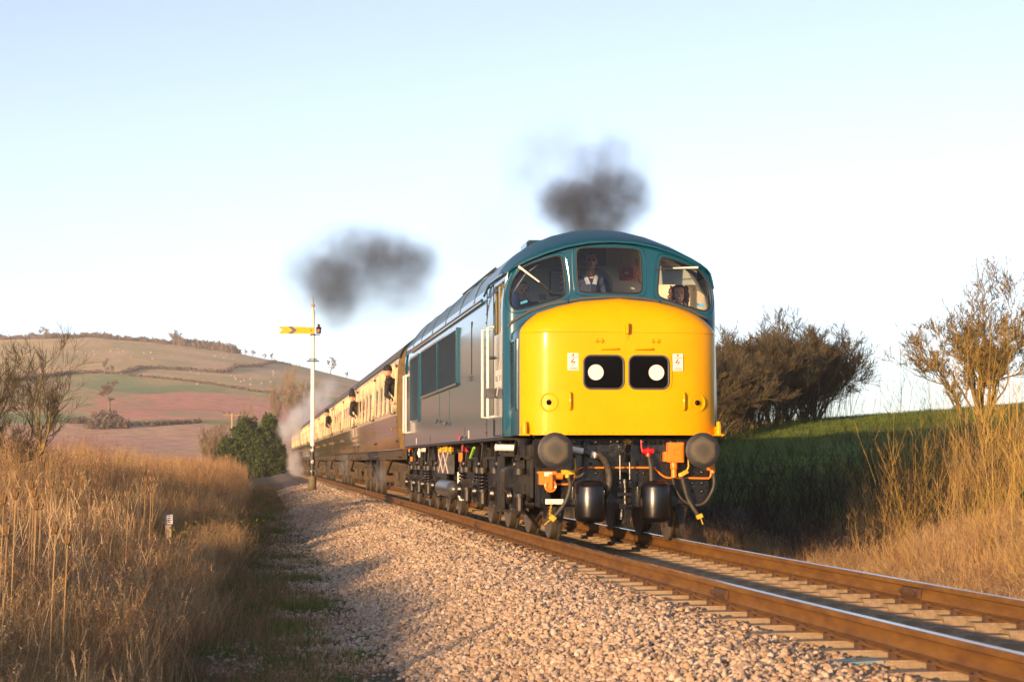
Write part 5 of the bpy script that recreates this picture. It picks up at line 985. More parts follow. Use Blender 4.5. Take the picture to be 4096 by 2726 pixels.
def leaf_mesh(name, C, s0, s1, m_, q):
    n = len(C); u = q.normal(size=(n, 3)); u /= np.linalg.norm(u, axis=1)[:, None]; v = np.cross(u, q.normal(size=(n, 3))); v /= np.linalg.norm(v, axis=1)[:, None]; s = q.uniform(s0, s1, n)[:, None]
    V = np.stack([C-u*s-v*s*.5, C+u*s-v*s*.5, C+u*s+v*s*.5, C-u*s+v*s*.5], 1).reshape(-1, 3); return mesh_np(name, V, np.arange(n*4).reshape(-1, 4), MATS[m_])
def join(parts):
    V, F, o = [], [], 0
    for v, f in parts: V.append(v); F.append(f+o); o += len(v)
    return np.concatenate(V), np.concatenate(F)
def grass_clump(seed, n, rad, h0, h1, lean, w0, w1, m_, K=5):
    q = np.random.default_rng(seed); b = np.stack([q.normal(0, rad*.55, n), q.normal(0, rad*.55, n), np.zeros(n)], 1); h = q.uniform(h0, h1, n); az = q.uniform(0, 2*np.pi, n); ln = q.uniform(.02, lean, n)*h; t = np.linspace(0, 1, K)
    P = b[:, None, :]+np.stack([np.cos(az)[:, None]*ln[:, None]*t**1.8, np.sin(az)[:, None]*ln[:, None]*t**1.8, h[:, None]*(t-.12*(ln/h)[:, None]*t**3)], -1); P = P+q.normal(0, .008, P.shape)*t[None, :, None]
    return mesh_np('grass', *ribbons(P, q.uniform(w0, w1, n), q), MATS[m_])
def weed(seed, stems, h0, h1, br, m_, spread=.12, w=.0055, seedhead=True, up=.75):
    """branching dead stems with small seed heads"""
    q = np.random.default_rng(seed); parts = []
    for s in range(stems):
        b = np.array([q.normal(0, spread), q.normal(0, spread), 0]); h = q.uniform(h0, h1); d = np.array([q.normal(0, .13), q.normal(0, .13), 1]); t = np.linspace(0, 1, 6); main = b+d*h*t[:, None]+np.cumsum(q.normal(0, .012, (6, 3)), 0)*t[:, None]
        parts.append(ribbons([main], [w*1.5], q)); parts.append(ribbons([main], [w*1.5], q)); P2, W2 = [], []; heads = []
        for k in range(br):
            u = q.uniform(.3, .97); p = b+d*h*u; a = q.uniform(0, 6.28); L_ = h*q.uniform(.1, .3)*(1.15-u*.6); e = np.array([math.cos(a)*(1-up*.6), math.sin(a)*(1-up*.6), up])*L_; t6 = np.linspace(0, 1, 6)[:, None]
            c = p+e*t6+np.array([0, 0, 1])*t6**2*L_*.15+q.normal(0, .006, (6, 3))*t6; P2.append(c); W2.append(w)
            for j in range(3):
                p3 = c[q.integers(2, 6)]; e3 = (e/L_+q.normal(0, .5, 3))*L_*.35; c3 = p3+e3*t6; P2.append(c3); W2.append(w*.7); heads.append(c3[-1])
            heads.append(c[-1])
        parts.append(ribbons(P2, W2, q))
        if seedhead:
            hp = np.array(heads); hv = hp[:, None, :]+q.normal(0, 1, (len(hp), 4, 3))*.006; parts.append((hv.reshape(-1, 3), np.arange(len(hp)*4).reshape(-1, 4)))
    return mesh_np('weed', *join(parts), MATS[m_])
def marker_gap(XY, h):
    """trodden, lower growth between the path and the marker post"""
    Zm = XY[:, 1]-CAM[1]; px = 1030+(XY[:, 0]-CAM[0])/np.maximum(Zm, 1)*FPX; cap = np.clip(1.5-.0353*Zm, .16, 2); h = np.where((Zm > 8) & (Zm < 37) & (px > 575) & (px < 790), np.minimum(h, cap), h); sx, sy = XY[:, 0]+5.75, XY[:, 1]-9.8; s = -.588*sx-.809*sy; p = np.abs(-.809*sx+.588*sy); return np.where((s > -.2) & (s < 8) & (p < .5), np.minimum(h, .16+.11*np.maximum(s, 0)), h)
def view_scatter(n, x0, x1, y0, y1): return np.stack([rng.uniform(x0, x1, n), rng.uniform(y0, y1, n)], 1)
def place(XY, tilt=.08):
    n = len(XY); return np.stack([XY[:, 0], XY[:, 1], ground_z(XY[:, 0], XY[:, 1])-.02], 1), np.stack([rng.normal(0, tilt, n), rng.normal(0, tilt, n), rng.uniform(0, 6.28, n)], 1)
GR = [grass_clump(s, 80, .26, .45, .95, .35, .0035, .007, 'straw') for s in range(4)]+[grass_clump(s+10, 60, .26, .45, .95, .45, .004, .007, 'straw_pale') for s in range(2)]+[grass_clump(s+20, 70, .28, .35, .75, .7, .0035, .007, 'straw_red') for s in range(2)]+[weed(s, 5, .7, 1.05, 9, 'straw' if s % 2 else 'straw_red') for s in range(4)]
def left_edge(Y): return CAM[0]-.125*np.maximum(Y-CAM[1], 0)-1.2
# dry grass on the left of the track: dense where the camera sees it, thinner where it only throws shade
def left_field(n, y0, y1, xa, xb): return view_scatter(n, xa, xb, y0, y1)
XY = np.concatenate([left_field(5600, -21.5, 6, -9.2, -4.05), left_field(3800, 6, 30, -12.5, -4.2), left_field(2600, 30, 75, -20, -4.7), left_field(1300, -40, -18, -13, -4.9), left_field(1500, -20, 20, -16, -8.5)])
d_e = -4.75-XY[:, 0]+.4*(vnoise(XY[:, 0], XY[:, 1], 2.3, 21)-.6)*2+.3*(vnoise(XY[:, 0], XY[:, 1], .6, 27)-.5)*2; Zc = XY[:, 1]-CAM[1]
keep = (d_e > 0) & ~((np.abs(XY[:, 0]-CAM[0]) < 1.1) & (np.abs(Zc) < 3)) & ~((Zc > -1) & (Zc < 6.5) & (XY[:, 0] > left_edge(XY[:, 1])))
XY, d_e, Zc = XY[keep], d_e[keep], Zc[keep]; patch = vnoise(XY[:, 0], XY[:, 1], 2.2, 22)
hs = np.clip(.54+(-4.5-XY[:, 0])/5.1, .32, 1.6)*(.62+.6*patch)*(.85+.15*ss(5, 24, np.abs(Zc))+.35*ss(26, 50, Zc)); hs = marker_gap(XY, hs); P, ro = place(XY)
sc = np.stack([np.full(len(XY), 1.0), np.full(len(XY), 1.0), hs*rng.uniform(.85, 1.15, len(XY))], 1)
kinds = np.where(rng.random(len(XY)) < .38, rng.integers(8, 12, len(XY)), np.where(patch > .6, rng.integers(0, 6, len(XY)), rng.choice([0, 1, 2, 3, 5, 6, 6, 7, 7], len(XY))))
scatter('dry_grass', P, ro, sc, kinds, GR, 'tall dry golden grass and dead weeds left of the track', 'grass')
# taller brown reeds and docks further along
RD = [weed(s+40, 7, 1.3, 1.9, 7, 'straw_red' if s % 2 else 'straw', .22, .010, True, .93) for s in range(4)]+[grass_clump(s+50, 60, .4, 1.1, 1.9, .25, .008, .014, 'straw' if s else 'straw_red') for s in range(2)]
XY = np.concatenate([view_scatter(620, -11, -5.0, 14, 50), view_scatter(1000, -17, -5.2, 50, 105), view_scatter(420, -24, -5.2, 105, 170)]); XY = XY[vnoise(XY[:, 0], XY[:, 1], 5, 31)+.4*rng.random(len(XY)) > .45]; P, ro = place(XY, .05)
hr = np.where(XY[:, 1] < 11, 0, 1)*np.interp(XY[:, 1], [14, 40, 80, 170], [.55, .75, .95, 1.1])*rng.uniform(.8, 1.15, len(XY))*(.6+.4*ss(0, 1.2, -5-XY[:, 0])); scatter('reeds', P, ro, np.stack([np.ones(len(XY))]*2+[hr], 1), rng.integers(0, 6, len(XY)), RD, 'tall brown reeds and dock stems beyond the grass', 'reeds')
# pale single stalks standing out of the grass, and low green bramble by the marker
ST = [weed(s+140, 3, .95, 1.3, 3, 'straw_pale', .16, .008, False, .95) for s in range(3)]+[weed(s+150, 2, .8, 1.1, 10, 'straw_pale', .1, .006, True, .85) for s in range(2)]
XY = np.concatenate([view_scatter(260, -7.5, -4.9, -17, 4), view_scatter(300, -10, -5.2, 4, 26)]); d_e = -4.5-XY[:, 0]; P, ro = place(XY, .07); scatter('dead_stalks', P, ro, marker_gap(XY, (.45+.5*ss(.3, 2, d_e))*rng.uniform(.75, 1.15, len(XY))), rng.integers(0, 5, len(XY)), ST, 'pale dead flower stalks standing above the dry grass', 'stalks')
def bramble(seed):
    q = np.random.default_rng(seed); n = 420; c = np.stack([q.normal(0, .3, n), q.normal(0, .3, n), np.abs(q.normal(.12, .16, n))], 1); return leaf_mesh('bramble', c, .012, .026, 'green_leaf', q)
BRM = [bramble(s) for s in range(3)]; XY = np.concatenate([view_scatter(26, -5.7, -4.6, 7, 22), view_scatter(16, -7.5, -5.2, 10, 30)]); P, ro = place(XY); scatter('bramble', P, ro, rng.uniform(.7, 1.3, len(XY)), rng.integers(0, 3, len(XY)), BRM, 'low leafy bramble by the marker post at the path edge', 'bramble')
# low moss, creeping grass and dead stalks on the cess path
MG = [grass_clump(s+60, 40, .10, .02, .07, .9, .003, .006, 'moss_grass', 3) for s in range(3)]+[grass_clump(s+70, 24, .16, .03, .12, 1.5, .003, .005, 'straw_red', 4) for s in range(2)]
XY = np.concatenate([view_scatter(2600, -5.0, -3.5, -18, 2), view_scatter(1300, -5.0, -3.3, 2, 40), view_scatter(1200, -5.0, -3.0, 40, 90)]); XY[:, 0] += 0
kp = vnoise(XY[:, 0], XY[:, 1], .55, 33)*.5+.5*rng.random(len(XY)) > .45+.25*ss(-4.3, -3.4, XY[:, 0]); XY = XY[kp]; P, ro = place(XY, .1); P[:, 2] += .02
kk = np.where(rng.random(len(XY)) < .45, rng.integers(3, 5, len(XY)), rng.integers(0, 3, len(XY))); scatter('moss_and_grass', P, ro, rng.uniform(.7, 1.6, len(XY))*np.interp(XY[:, 1], [-18, 40, 90], [1, 1.6, 2.2]), kk, MG, 'green moss and short creeping grass on the path beside the ballast', 'moss')
# right bank: dry grass at the foot, a thicket of thin whips behind
XY = np.concatenate([view_scatter(1200, 2.75, 5.2, -14, 1), view_scatter(220, 2.8, 3.8, 2, 40)]); patch = vnoise(XY[:, 0], XY[:, 1], 1.6, 41); P, ro = place(XY)
hh = (.28+.34*ss(2.7, 3.9, XY[:, 0]))*(.45+.75*patch); scatter('bank_grass', P, ro, np.stack([np.ones(len(XY))]*2+[hh], 1), rng.integers(0, 12, len(XY)), GR, 'dry grass along the foot of the right bank', 'grass')
def whips(seed, n, h0, h1, spread, lean, m_, br=6, w=.009):
    q = np.random.default_rng(seed); parts = []; t = np.linspace(0, 1, 6)[:, None]
    for s in range(n):
        b = np.array([q.normal(0, spread), q.normal(0, spread), 0]); h = q.uniform(h0, h1); a = q.uniform(0, 6.28); l = q.uniform(.05, lean); d = np.array([math.cos(a)*l, math.sin(a)*l, 1]); main = b+d*h*t+np.array([math.cos(a), math.sin(a), 0])*t**2*h*l*.5+np.cumsum(q.normal(0, .012, (6, 3)), 0)*t
        parts.append(ribbons([main, main], [w*q.uniform(.8, 1.5)]*2, q)); P2 = []
        for k in range(br):
            i = q.integers(1, 6); p = main[i]; a2 = q.uniform(0, 6.28); L_ = h*q.uniform(.12, .35)*(1.1-i/7); e = (d/np.linalg.norm(d)*.8+np.array([math.cos(a2), math.sin(a2), .1])*.55)*L_; c = p+e*t+np.array([0, 0, .12])*L_*t**2+np.cumsum(q.normal(0, .008, (6, 3)), 0)*t; P2.append(c)
            for j in range(2): p3 = c[q.integers(1, 5)]; P2.append(p3+(e/L_+q.normal(0, .45, 3))*L_*.4*t)
        parts.append(ribbons(P2, [w*.55]*len(P2), q)); parts.append(ribbons(P2, [w*.55]*len(P2), q))
    return mesh_np('whips', *join(parts), MATS[m_])
WD = [whips(s+80, 12, 1.0, 2.0, .3, .45, 'twig_dark') for s in range(4)]+[weed(s+95, 8, .8, 1.3, 8, 'twig_dark', .3) for s in range(2)]  # whips for the shaded bank: the shade is put into a darker twig colour
WH = [whips(s+80, 14, 1.0, 1.9, .25, .6, 'twig_tan' if s % 2 else 'straw_red') for s in range(4)]+[whips(s+90, 10, 1.3, 2.3, .22, .3, 'twig_tan') for s in range(3)]+[weed(s+95, 8, .8, 1.5, 8, 'straw', .3) for s in range(2)]
XY = np.concatenate([view_scatter(60, 2.9, 4.2, 0, 16), view_scatter(70, 3.4, 7.0, 2, 14), view_scatter(45, 3.8, 7.0, 14, 30)]); P, ro = place(XY, .2)
scatter('shaded_whip_thicket', P, ro, rng.uniform(.6, 1.1, len(XY))*np.interp(XY[:, 0], [3.4, 4.6, 8], [.5, .9, 1.0]), rng.integers(0, 6, len(XY)), WD, 'bare whips on the bank beside the locomotive, coloured dark for its shade', 'thicket')
SP = [whips(s+170, 6, 2.3, 3.3, .3, .12, 'twig_tan', 5, .008) for s in range(2)]; XY = view_scatter(13, 5.6, 7.6, 1, 12); P, ro = place(XY, .06); scatter('saplings', P, ro, rng.uniform(.8, 1.1, len(XY)), rng.integers(0, 2, len(XY)), SP, 'tall thin bare saplings rising in front of the sky', 'saplings')
yy = rng.uniform(-6, 8, 150); xx = rng.uniform(3.0, 7.6, 150); kp = (xx > 1.3+.727*(yy+.7)-.5) & (xx < CAM[0]+.352*(yy-CAM[1])+1.2); XY = np.stack([xx, yy], 1)[kp]; P, ro = place(XY, .14)
hw = rng.uniform(.6, 1.1, len(XY))*np.interp(XY[:, 0], [3.0, 3.8, 5, 8], [.45, .62, .85, .95])*(.75+.5*vnoise(XY[:, 0], XY[:, 1], 2.5, 43)); scatter('whip_thicket', P, ro, hw, rng.integers(0, 9, len(XY)), WH, 'thicket of thin bare whips and brambles on the right bank', 'thicket')
# field grass on the right slope
FG = [grass_clump(s+110, 60, .4, .02, .07, .9, .008, .014, 'moss_grass', 3) for s in range(3)]
XY = np.concatenate([view_scatter(3000, 5.5, 16, 0, 60), view_scatter(2400, 12, 34, 30, 100)]); P, ro = place(XY, .05); scatter('field_grass', P, ro, rng.uniform(.8, 1.4, len(XY)), rng.integers(0, 3, len(XY)), FG, 'short green pasture on the slope right of the track', 'grass')
# ------------------------------------------------------------------ trees
def grow(seed, stems, H, spread, levels=4, kids=(4, 7), ratio=(.45, .75), r0=.06, ang=(.35, .8), upb=.25, wob=.12, rmin=.004, nseg=5):
    """list of tapered segments p0,p1,r0,r1,level"""
    q = random.Random(seed); S = []; gs, un = q.gauss, q.uniform
    def unit(v): l = math.sqrt(v[0]*v[0]+v[1]*v[1]+v[2]*v[2])+1e-9; return (v[0]/l, v[1]/l, v[2]/l)
    def branch(p, d, L_, r, lv):
        pts = [p]; dd = unit(d); ns = nseg if lv < 2 else 3; st = L_/ns; r1 = max(r*.35, rmin)
        for i in range(ns):
            dd = unit((dd[0]+gs(0, wob), dd[1]+gs(0, wob), dd[2]+gs(0, wob)+upb*.25)); a = pts[-1]; c = (a[0]+dd[0]*st, a[1]+dd[1]*st, a[2]+dd[2]*st); pts.append(c)
            S.append((*a, *c, r+(r1-r)*i/ns, r+(r1-r)*(i+1)/ns, lv))
        if lv >= levels: return
        for k in range(q.randrange(*kids)):
            u = un(.25, 1.0); i = min(int(u*ns), ns-1); f = u*ns-i; A, B_ = pts[i], pts[i+1]; pp = tuple(A[j]*(1-f)+B_[j]*f for j in range(3)); rr_ = max((r+(r1-r)*u)*.6, rmin)
            a = un(*ang); w = (gs(0, 1), gs(0, 1), gs(0, 1)); pe = unit((dd[1]*w[2]-dd[2]*w[1], dd[2]*w[0]-dd[0]*w[2], dd[0]*w[1]-dd[1]*w[0])); ca, sa = math.cos(a), math.sin(a)
            branch(pp, (dd[0]*ca+pe[0]*sa, dd[1]*ca+pe[1]*sa, dd[2]*ca+pe[2]*sa+upb*.5), L_*un(*ratio), rr_, lv+1)
    for s in range(stems):
        a = 2*math.pi*s/stems+un(-.4, .4); o_ = .08 if stems > 1 else 0; branch((gs(0, 1)*o_, gs(0, 1)*o_, 0.), (math.cos(a)*spread, math.sin(a)*spread, 1.0), H*un(.5, .68), r0*un(.7, 1.1), 0)
    return np.array(S)
def seg_mesh(name, S, m_, n=4):
    p0, p1 = S[:, :3], S[:, 3:6]; d = p1-p0; d /= np.linalg.norm(d, axis=1)[:, None]+1e-9; a = np.cross(d, np.array([.31, .77, .55])); a /= np.linalg.norm(a, axis=1)[:, None]+1e-9; b = np.cross(d, a); V = []
    for P_, r_ in ((p0, S[:, 6]), (p1, S[:, 7])):
        for k in range(n): an = 2*math.pi*k/n; V.append(P_+(a*math.cos(an)+b*math.sin(an))*r_[:, None])
    V = np.stack(V, 1).reshape(-1, 3); i = (np.arange(len(S))*2*n)[:, None, None]; k = np.arange(n); F = (i+np.stack([k, (k+1) % n, n+(k+1) % n, n+k], 1)[None]).reshape(-1, 4); return mesh_np(name, V, F, MATS[m_])
def tree(name, S, loc, label, cat, trunk_m, twig_m, cut=1, leaves=0, leaf_m='dry_leaf', ls=(.012, .03), rz=0, sc=1, group=None, seed=0, n_twig=3):
    o = empty(name, loc, rz, label, cat, group); o.scale = (sc, sc, sc)
    big = S[S[:, 8] <= cut]; small = S[S[:, 8] > cut]
    link('trunk', seg_mesh('trunk', big, trunk_m, 6), o); link('crown', seg_mesh('crown', small, twig_m, n_twig), o)
    if leaves:
        q = np.random.default_rng(seed); tips = small[q.integers(0, len(small), leaves)]; link('leaves', leaf_mesh('leaves', tips[:, 3:6]+q.normal(0, .02, (leaves, 3)), *ls, leaf_m, q), o)
    return o
def gz(x, y): return float(ground_z(np.array([x]), np.array([y]))[0])
def ppos(px, Z): return CAM[0]+(px-1030)/FPX*Z*1.003, CAM[1]+Z
x, y = ppos(-5, 46); S = grow(5, 3, 3.7, .24, 4, (6, 9), (.42, .68), .095, (.4, .9), .35, .14, .0035)
tree('bare_tree', S, (x, y, gz(x, y)-.1), 'gaunt bare tree with mossy trunks rising from the grass at the left edge', 'tree', 'bark_lichen', 'bark_dark')
x, y = ppos(170, 48); S = grow(6, 10, 1.5, .5, 3, (5, 8), (.45, .75), .03, (.4, .9), .3, .15, .004)
tree('bare_shrub', S, (x, y, gz(x, y)-.05), 'low dark twiggy shrub beside the gaunt bare tree', 'shrub', 'bark_dark', 'bark_dark', 0, 400, 'green_leaf', (.02, .04))
x, y = ppos(10, 43); S = grow(16, 10, 1.7, .5, 3, (6, 9), (.45, .75), .03, (.4, .9), .3, .15, .004)
tree('bare_shrub', S, (x, y, gz(x, y)-.05), 'dense dark shrub at the foot of the gaunt bare tree, at the picture edge', 'shrub', 'bark_dark', 'bark_dark', 0, 900, 'green_leaf', (.02, .045))
x, y = ppos(3975, 45); S = grow(8, 6, 3.3, .10, 4, (5, 8), (.40, .64), .065, (.35, .9), .3, .15, .0045)
tree('bank_tree', S, (x, y, gz(x, y)-.1), 'bare spreading tree with yellow lichen on its stems and a few dry leaves, right bank', 'tree', 'bark_lichen', 'bark_lichen', 1, 1500, 'dry_leaf', (.012, .028))
# thicket of hedge trees above the field
HS = [grow(s+30, 9, 4.7, .30, 4, (5, 8), (.42, .64), .055, (.3, .8), .3, .13, .008) for s in range(3)]
hedge_spots = [(2845, 70, .72), (2900, 74, .68), (2970, 78, .72), (3040, 80, .78), (3105, 82, .83), (3175, 84, .86), (3240, 86, .85), (3295, 87, .80), (3010, 90, .78), (3145, 94, .84), (3260, 97, .82)]
hedge_lab = ['nearest the locomotive', 'low and brownish, second from the locomotive', 'with drooping twigs, third from the locomotive', 'with a pale trunk showing below', 'tall, just left of the crest of the thicket', 'tallest at the crest of the thicket', 'dense, just right of the thicket crest', 'dark, at the right-hand end of the thicket', 'standing behind the left half of the thicket', 'standing behind the thicket crest', 'standing behind the right-hand end of the thicket']
hp = []
for s in range(3): hp.append((seg_mesh('trunk', HS[s][HS[s][:, 8] <= 1], 'bark_lichen', 5), seg_mesh('crown', HS[s][HS[s][:, 8] > 1], 'bark_dark', 3)))
for i, (px, Z, sc) in enumerate(hedge_spots):
    x, y = ppos(px, Z); o = empty('hedge_tree', (x, y, gz(x, y)-.1), i*1.3, 'bare hedge tree '+hedge_lab[i], 'tree', 'thicket of hedge trees above the field'); o.scale = (sc*1.15, sc*1.15, sc*.92)
    link('trunk', hp[i % 3][0], o); link('crown', hp[i % 3][1], o)
XY = np.array([ppos(px+dx, Z+dz) for px, Z, sc in hedge_spots for dx, dz in ((-50, 0), (-25, -2), (0, 2), (25, -2), (45, 1), (10, -3))]); P, ro = place(XY, .1); scatter('hedge_undergrowth', P, ro, rng.uniform(1.3, 2.0, len(XY)), rng.integers(0, 6, len(XY)), WD, 'dark tangled undergrowth filling the foot of the thicket', 'undergrowth')
# evergreen beside the line, olive bush, bare trees behind the steam
q = np.random.default_rng(12); x, y = ppos(1012, 205); lobes = [(-2.0, 0, 1.6, 1.5, 1.9), (-.6, .4, 2.6, 1.5, 2.8), (.7, -.2, 1.9, 1.7, 2.2), (1.5, .3, 3.1, 1.1, 2.4), (2.2, 0, 1.6, 1.0, 1.7), (-.7, 0, 4.6, .5, 1.0), (1.4, .2, 4.8, .6, 1.1), (-2.6, .2, 2.9, .4, .9), (-3.0, 0, 1.0, .9, 1.1)]
C = []
for lx, ly, lz, rr_, rz_ in lobes:
    n = int(2600*rr_*rz_); d = q.normal(size=(n, 3)); d /= np.linalg.norm(d, axis=1)[:, None]; rad = (.62+.42*q.random(n))*(1+.22*np.sin(d[:, 0]*7+lx*3)*np.cos(d[:, 2]*6+d[:, 1]*5)); C.append(np.stack([lx+d[:, 0]*rr_*rad, ly+d[:, 1]*rr_*rad, lz+d[:, 2]*rz_*rad], 1))
C = np.concatenate(C); C = C[C[:, 2] > .1]
ev = empty('evergreen_tree', (x, y, -.6), 0, 'bushy dark green evergreen tree beside the tail of the train', 'tree'); link('crown', leaf_mesh('crown', C, .05, .13, 'evergreen', q), ev)
S = grow(44, 5, 4.2, .3, 1, (3, 5), r0=.12); link('trunk', seg_mesh('trunk', S, 'bark_dark', 5), ev)
x, y = ppos(855, 215); S = grow(61, 8, 5.0, .3, 4, (4, 7), (.42, .66), .06, (.3, .8), .4, .12, .011)
tree('olive_bush', S, (x, y, -.7), 'pale olive bare tree behind the reeds, left of the evergreen', 'tree', 'bark_grey', 'far_twig', 1, 0)
BT = grow(71, 5, 11, .18, 4, (5, 7), (.38, .6), .12, (.25, .6), .5, .1, .016); lab = ['leftmost of the tall tan trees behind the steam', 'middle one of the tall tan trees behind the steam', 'rightmost of the tall tan trees behind the steam', 'tan tree low behind the evergreen crown']
bt = (seg_mesh('trunk', BT[BT[:, 8] <= 1], 'bark_grey', 4), seg_mesh('crown', BT[BT[:, 8] > 1], 'far_twig', 3))
for i, (px, Z, sc) in enumerate(((1105, 420, .95), (1160, 440, 1.0), (1215, 430, .9), (985, 400, .6))):
    x, y = ppos(px, Z); o = empty('bare_tree', (x, y, max(-.7, float(hill_z(x, y)))-.2), i*2.1, lab[i], 'tree', 'tall bare trees behind the steam'); o.scale = (sc, sc, sc); link('trunk', bt[0], o); link('crown', bt[1], o)
# telegraph pole
mat('pole_wood', (.42, .28, .14), .8, col2=(.30, .19, .09), nscale=4); x, y = ppos(930, 230)
tp = empty('telegraph_pole', (x, y, -.7), .3, 'pale timber pole with insulators left of the evergreen', 'pole'); b = MB(); b.tube([(0, 0, 0), (0, 0, 6.6)], [.15, .11], 10); b.build('pole', 'pole_wood', tp)
b = MB(); b.bx(-1.0, 1.0, -.06, .06, 6.35, 6.47); b.build('cross_arm', 'pole_wood', tp)
for k in (-.9, -.3, .9): b = MB(); b.lathe((k, 0, 6.47), (0, 0, 1), [(0, .03), (.1, .03), (.12, .09), (.28, .08), (.3, .02)], 8); b.build('insulator', 'black_gloss', tp)
# ------------------------------------------------------------------ hill: hedges, trees, sheep
def bush_mesh(seed, n=900, rz=.8):
    q = np.random.default_rng(seed); d = q.normal(size=(n, 3)); d /= np.linalg.norm(d, axis=1)[:, None]; d[:, 2] = np.abs(d[:, 2]); r_ = (.55+.5*q.random(n))*(1+.3*np.sin(d[:, 0]*5+seed)*np.cos(d[:, 1]*6+seed)); return leaf_mesh('crown', np.stack([d[:, 0]*r_, d[:, 1]*r_, d[:, 2]*r_*rz*1.2], 1), .05, .13, 'hill_bush', q)
BU = [bush_mesh(s) for s in range(4)]; bt_ = MB(); bt_.tube([(0, 0, -.3), (0, 0, .5)], [.12, .07], 5); BUT = bt_.mesh('trunk', 'bark_grey', 40)
def hedge(name, pts7, h, w, label, step=1.6):
    """a clipped hedge following the field boundary"""
    P = np.array([on_hill(*Z7(*p)) for p in pts7]); seg = np.concatenate([[0], np.cumsum(np.linalg.norm(np.diff(P[:, :2], axis=0), axis=1))]); s = np.arange(0, seg[-1], step); X = np.interp(s, seg, P[:, 0]); Y = np.interp(s, seg, P[:, 1]); q = np.random.default_rng(len(s)); C = []
    for x_, y_ in zip(X, Y):
        n = 46; k = np.stack([x_+q.normal(0, w*.5, n), y_+q.normal(0, w*.5, n), hill_z(x_, y_)+q.uniform(0, h, n)*q.uniform(.75, 1.1)], 1); C.append(k)
    o = link(name, leaf_mesh(name, np.concatenate(C), .16, .36, 'hill_bush', q)); return tag(o, label, 'hedge', 'hedges on the hill')
hedge('hedge', [(60, 640), (250, 618), (400, 600), (560, 580), (770, 575), (880, 582), (950, 586)], 1.25, .9, 'hedge across the left part of the hillside above the green field')
hedge('hedge', [(960, 584), (1000, 570), (1100, 540), (1250, 542), (1500, 555), (1700, 570), (1790, 566), (1850, 526), (2030, 524), (2070, 506), (2156, 490), (2290, 480)], 1.3, 1.0, 'kinked hedge stepping across the upper hillside pasture')
hedge('hedge', [(960, 590), (1150, 605), (1400, 630), (1600, 655), (1800, 685), (1970, 715), (2156, 735), (2350, 765)], .7, .6, 'thin straight hedge slanting down towards the train')
hedge('hedge', [(560, 960), (700, 966), (1000, 986), (1200, 986), (1500, 966), (1560, 960)], .8, .8, 'low hedge near the foot of the hill')
# bushes and trees along the ridge
q = np.random.default_rng(5); RT = grow(91, 1, 9, .05, 4, (5, 8), (.4, .62), .28, (.35, .9), .3, .12, .05); rt = (seg_mesh('trunk', RT[RT[:, 8] <= 1], 'bark_grey', 4), seg_mesh('crown', RT[RT[:, 8] > 1], 'bark_grey', 3))
def hill_tree(px, py, h, label, group=None, rz=0, wide=1.0):
    P_ = on_hill(px, py); o = empty('hill_tree', (P_[0], P_[1], float(hill_z(P_[0], P_[1]))-.2), rz, label, 'tree', group); s_ = h/8.6; o.scale = (s_*wide, s_*wide, s_); link('trunk', rt[0], o); link('crown', rt[1], o); return o
ridge = sorted([(u, q.uniform(.8, 1.5)) for u in np.arange(0, 950, 16)]+[(u, q.uniform(.9, 1.6)) for u in (730, 745, 762, 780, 798, 815, 832, 850, 868, 885, 900, 915, 928)])
for i, (px, s_) in enumerate(ridge):
    x = CAM[0]+(px-1030)/FPX*1022; y = 996+q.uniform(-8, 4); 
    o = empty('ridge_bush', (x, y, float(hill_z(x, y))-.3), q.uniform(0, 6), 'dark bush in the belt of scrub along the crest of the hill', 'bush', 'scrub along the hill crest'); o.scale = (2.0*s_, 2.0*s_, 1.9*s_*(1.5 if 700 < px < 940 else 1)); link('crown', BU[i % 4], o); link('trunk', BUT, o)
hill_tree(1320, 1494, 8.2, 'lone bare tree standing on the hill skyline above the coaches', rz=.3, wide=.95); hill_tree(1385, 1510, 3.2, 'small bushy tree on the skyline just above the coach roofs', rz=1, wide=1.2)
for k, (px, py, h) in enumerate(((168, 1362, 6.5), (690, 1372, 7.5), (715, 1374, 6.5), (582, 1362, 3.6), (985, 1422, 3.2), (1010, 1428, 3.6), (1055, 1436, 3.0), (1085, 1440, 3.6))):
    hill_tree(px, py, h, ['tall thin bare tree on the crest at far left', 'left of the two tall bare trees on the crest', 'right of the two tall bare trees on the crest', 'small flat-topped tree alone on the crest', 'first small tree where the crest starts to fall', 'second small tree where the crest starts to fall', 'third small tree where the crest starts to fall', 'fourth small tree on the falling crest, nearest the signal'][k], 'trees on the crest', k*1.1, 1.2)
hill_tree(*Z7(850, 862), 7.2, 'broad bare tree standing alone in the pinkish field', rz=2, wide=1.25); hill_tree(*Z7(860, 575), 3.0, 'small tree in the hedge of the upper field', rz=.5, wide=1.3); hill_tree(*Z7(820, 580), 5.5, 'thin bare tree by the upper hedge', rz=1.5, wide=1.0)
for k, (a, b_, s_) in enumerate(((760, 1010, 2.3), (800, 985, 2.8), (850, 975, 3.0), (900, 990, 2.4), (950, 1005, 2.0), (640, 965, 1.6), (600, 968, 1.4))):
    P_ = on_hill(*Z7(a, b_)); o = empty('hill_bush', (P_[0], P_[1], P_[2]-.2), k, ['leftmost bush of the clump at the hill foot', 'second bush of the clump at the hill foot', 'tallest bush of the clump at the hill foot', 'fourth bush of the clump at the hill foot', 'rightmost bush of the clump at the hill foot', 'low bush left of the clump at the hill foot', 'lowest bush, far left of the clump at the hill foot'][k], 'bush', 'bushes at the hill foot'); o.scale = (s_*.9, s_*.9, s_); link('crown', BU[k % 4], o); link('trunk', BUT, o)
mat('wool', (.54, .41, .26), .9)
